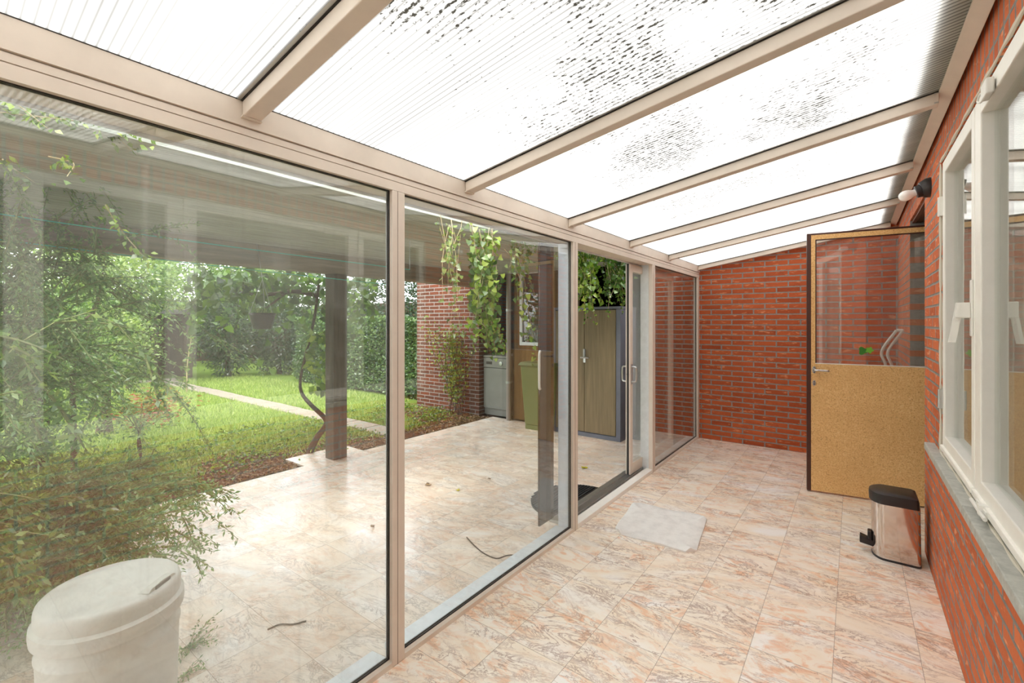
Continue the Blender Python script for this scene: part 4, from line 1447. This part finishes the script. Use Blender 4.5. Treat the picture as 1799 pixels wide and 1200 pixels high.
hanging_vine('lowest trailing vine shoots in the open doorway', [(1040, 520, 1048, 572), (1072, 500, 1068, 555), (1092, 500, 1093, 552), (1025, 520, 1030, 565)], M_leaf_vine, .026, .022, .02, x=-2.0)
hanging_vine('vine creeping along the pergola edge at the top left of the dusty pane', [(U(-60, 20), U(140, 165), U(60, 260), U(165, 225)) for i in range(22)] + [(U(0, 200), U(160, 210), U(60, 330), U(190, 250)) for i in range(10)] + [(120, 185, 232, 266), (85, 275, 118, 310), (185, 360, 262, 462), (5, 280, 60, 320)],
             M_leaf_vine, .026, .017, .012, x=-2.13, dens=2, shape='oval')

# climber on the shed's brick pier
ws = empty('wall_shrub', (-4.75, 4.86, -.03), 'thin yellow-green climber growing up the shed brickwork', 'shrub')
lines = []
for k in range(16):
    x_ = random.uniform(-5.3, -4.42)
    lines.append(bezier([(random.uniform(-4.9, -4.6), 4.93, -.03), (x_ * .5 - 2.35, 4.93, .5), (x_, 4.95, random.uniform(.8, 1.15)), (x_ + random.uniform(-.25, .25), 4.93, random.uniform(1.0, 1.45))], 6))
pts = np.concatenate([along_line(L, .03)[0][8:] for L in lines])
pts = np.repeat(pts, 2, 0)
leaf_mesh('foliage', pts + RNG.normal(size=pts.shape) * [.05, .03, .05], RNG.normal(size=pts.shape) + np.array([0, -.5, 0]), .055, .03, M_leaf_vine, ws)
stems_mesh(lines, .009, .002, 5).build('stems', M_bark, ws)

# grapevine at the post
gv = empty('grapevine', (-4.45, 2.45, -.03), 'gnarled grapevine trunk and leaves climbing beside the pergola post', 'vine')
tr_ = [P(542, 790, X=-4.55), P(556, 770, X=-4.5), P(572, 748, X=-4.42), P(571, 735, X=-4.4), P(545, 710, X=-4.45), P(530, 690, X=-4.5), P(528, 665, X=-4.5), P(538, 620, X=-4.5), P(552, 560, X=-4.45), P(560, 500, X=-4.4)]
tr_[0].z = -.03
m = MB().tube(bezier(tr_, 5), [.036 - .022 * min(1, i / 28) for i in range(46)], 8)
m.tube(bezier([P(558, 520, X=-4.4), P(520, 512, X=-4.5), P(485, 516, X=-4.6), P(455, 518, X=-4.7), P(420, 512, X=-4.8), P(380, 500, X=-4.9)], 5), [.024 - .012 * i / 25 for i in range(26)], 7)
m.tube(bezier([P(505, 513, X=-4.55), P(480, 532, X=-4.6), P(462, 545, X=-4.6), P(440, 560, X=-4.6)], 5), [.012 - .006 * i / 15 for i in range(16)], 7)
m.build('trunk', M_bark, gv, smooth=True)
sn = empty('small_tree', P(130, 600, X=-5.6), 'small tree with a thin curved dark trunk behind the feathery shrub', 'tree')
sn.location.z = -.03
m = MB().tube(bezier([sn.location, P(130, 590, X=-5.6), P(160, 555, X=-5.6), P(180, 500, X=-5.6), P(184, 455, X=-5.6)], 5), [.024 - .01 * i / 20 for i in range(21)], 7)
m.build('trunk', M_bark, sn, smooth=True)
p_, d_ = shell_points(tuple(P(165, 462, X=-5.7)), (.42, .46, .32), 2600, .8)
leaf_mesh('foliage', p_, d_ + RNG.normal(size=p_.shape) * .7, .045, .024, M_leaf_pale, sn)
n = 900
px = RNG.uniform(330, 660, n)
pp = np.array([tuple(P(u_, 478 + abs(RNG.normal()) * 45 + (10 if u_ > 560 else 0), X=RNG.uniform(-5.1, -4.35))) for u_ in px])
leaf_mesh('leaves', pp, RNG.normal(size=(n, 3)) * .8 + np.array([0, 0, -.5]), .075, .07, M_leaf_vine_dark, gv, shape='lobed', normals=RNG.normal(size=(n, 3)) * .6 + np.array([.6, -.5, .3]))
n = 160
px = RNG.uniform(540, 585, n)
pp = np.array([tuple(P(u_, RNG.uniform(580, 690), X=RNG.uniform(-4.6, -4.3))) for u_ in px])
leaf_mesh('leaves', pp, RNG.normal(size=(n, 3)) * .8 + np.array([0, 0, -.5]), .07, .062, M_leaf_vine, gv, shape='lobed', normals=RNG.normal(size=(n, 3)) * .6 + np.array([.6, -.5, .3]))

# saplings on the lawn
for u, v0, v1, lab in ((328, 690, 595, 'thin pale sapling stem beside the far end of the path'),):
    b0 = P(u, v0, Z=-.03)
    t0_ = P(u + 8, v1, X=b0.x)
    sp_ = empty('sapling', b0, lab, 'sapling')
    L = bezier([b0, b0.lerp(t0_, .5) + Vector((0, -.03, 0)), t0_], 6)
    stems_mesh([L], .016, .006, 6).build('stem', M_stem_dry, sp_)
    A_, D_ = along_line(L, .05)
    A_ = np.repeat(A_, 3, 0)
    leaf_mesh('leaves', A_, RNG.normal(size=A_.shape), .10, .04, M_leaf_vine, sp_)

# dark hut and plank fence at the end of the garden
hut = empty('garden_hut', (-13.6, 3.2, -.03), 'dark low wooden hut at the end of the path', 'hut')
m = MB()
m.box(-14.6, -13.3, 2.2, 2.3, -.03, 1.55)
m.box(-14.6, -13.3, 4.2, 4.3, -.03, 1.55)
m.box(-14.6, -14.5, 2.3, 4.2, -.03, 1.55)
m.build('walls', M_fence, hut)
MB().box(-14.7, -13.1, 2.1, 4.4, 1.55, 1.65).build('roof', M_roofing, hut)
for y_ in (2.25, 3.55, 4.25):
    MB().box(-13.3, -13.2, y_ - .06, y_ + .06, -.03, 1.55).build('post', M_post, hut)
fe = empty('garden_fence', (-18.5, 3, -.03), 'dark plank fence closing the far end of the garden', 'fence')
m = MB()
yy = -8.5
while yy < 12.5:
    m.box(-18.53, -18.50, yy, yy + .135, -.03, 2.0 + .015 * math.sin(yy * 7))
    yy += .145
m.build('boards', M_fence, fe)
fe2 = empty('garden_fence', (-9, 10, -.03), 'dark plank fence behind the hedge and trees', 'fence')
m = MB()
xx_ = -18.4
while xx_ < -5.9:
    m.box(xx_, xx_ + .135, 10.0, 10.03, -.03, 2.0 + .015 * math.sin(xx_ * 7))
    xx_ += .145
m.build('boards', M_fence, fe2)
# ------------------------------------------------------------------ daylight
W = bpy.data.worlds.new('sky')
SC.world = W
W.use_nodes = True
nt = W.node_tree
nt.nodes.clear()
tc = N(nt, 'TexCoord').outputs['Generated']
cl = NOISE(nt, SCALE(nt, tc, (1, 1, 2.2)), 2.2, 5, .55)
col = RAMP(nt, cl, [(.35, (.80, .87, 1.0, 1)), (.6, (1.0, .985, .96, 1))])
bg = N(nt, 'Background', {'Color': col, 'Strength': SKY})
ow = N(nt, 'OutputWorld')
nt.links.new(bg.outputs[0], ow.inputs[0])
sl_ = bpy.data.lights.new('sun', 'SUN')
sl_.energy = SUN
sl_.angle = math.radians(24)
sl_.color = (1.0, .95, .86)
so = bpy.data.objects.new('sun', sl_)
COL.objects.link(so)
sd_ = Vector((.42, -.42, .80))          # towards the sun
so.rotation_euler = sd_.to_track_quat('Z', 'Y').to_euler()
so.location = (-4, -6, 9)

# ------------------------------------------------------------------ view
SC.view_settings.view_transform = 'Standard'
SC.view_settings.look = 'None'
SC.view_settings.gamma = 1.0
SC.view_settings.use_curve_mapping = False
SC.view_settings.exposure = EXPO
cy = SC.cycles
cy.max_bounces = 9
cy.diffuse_bounces = 5
cy.glossy_bounces = 5
cy.transmission_bounces = 6
cy.transparent_max_bounces = 24
cy.caustics_reflective = False
cy.caustics_refractive = False
cy.use_denoising = True
cy.sample_clamp_indirect = 8.0
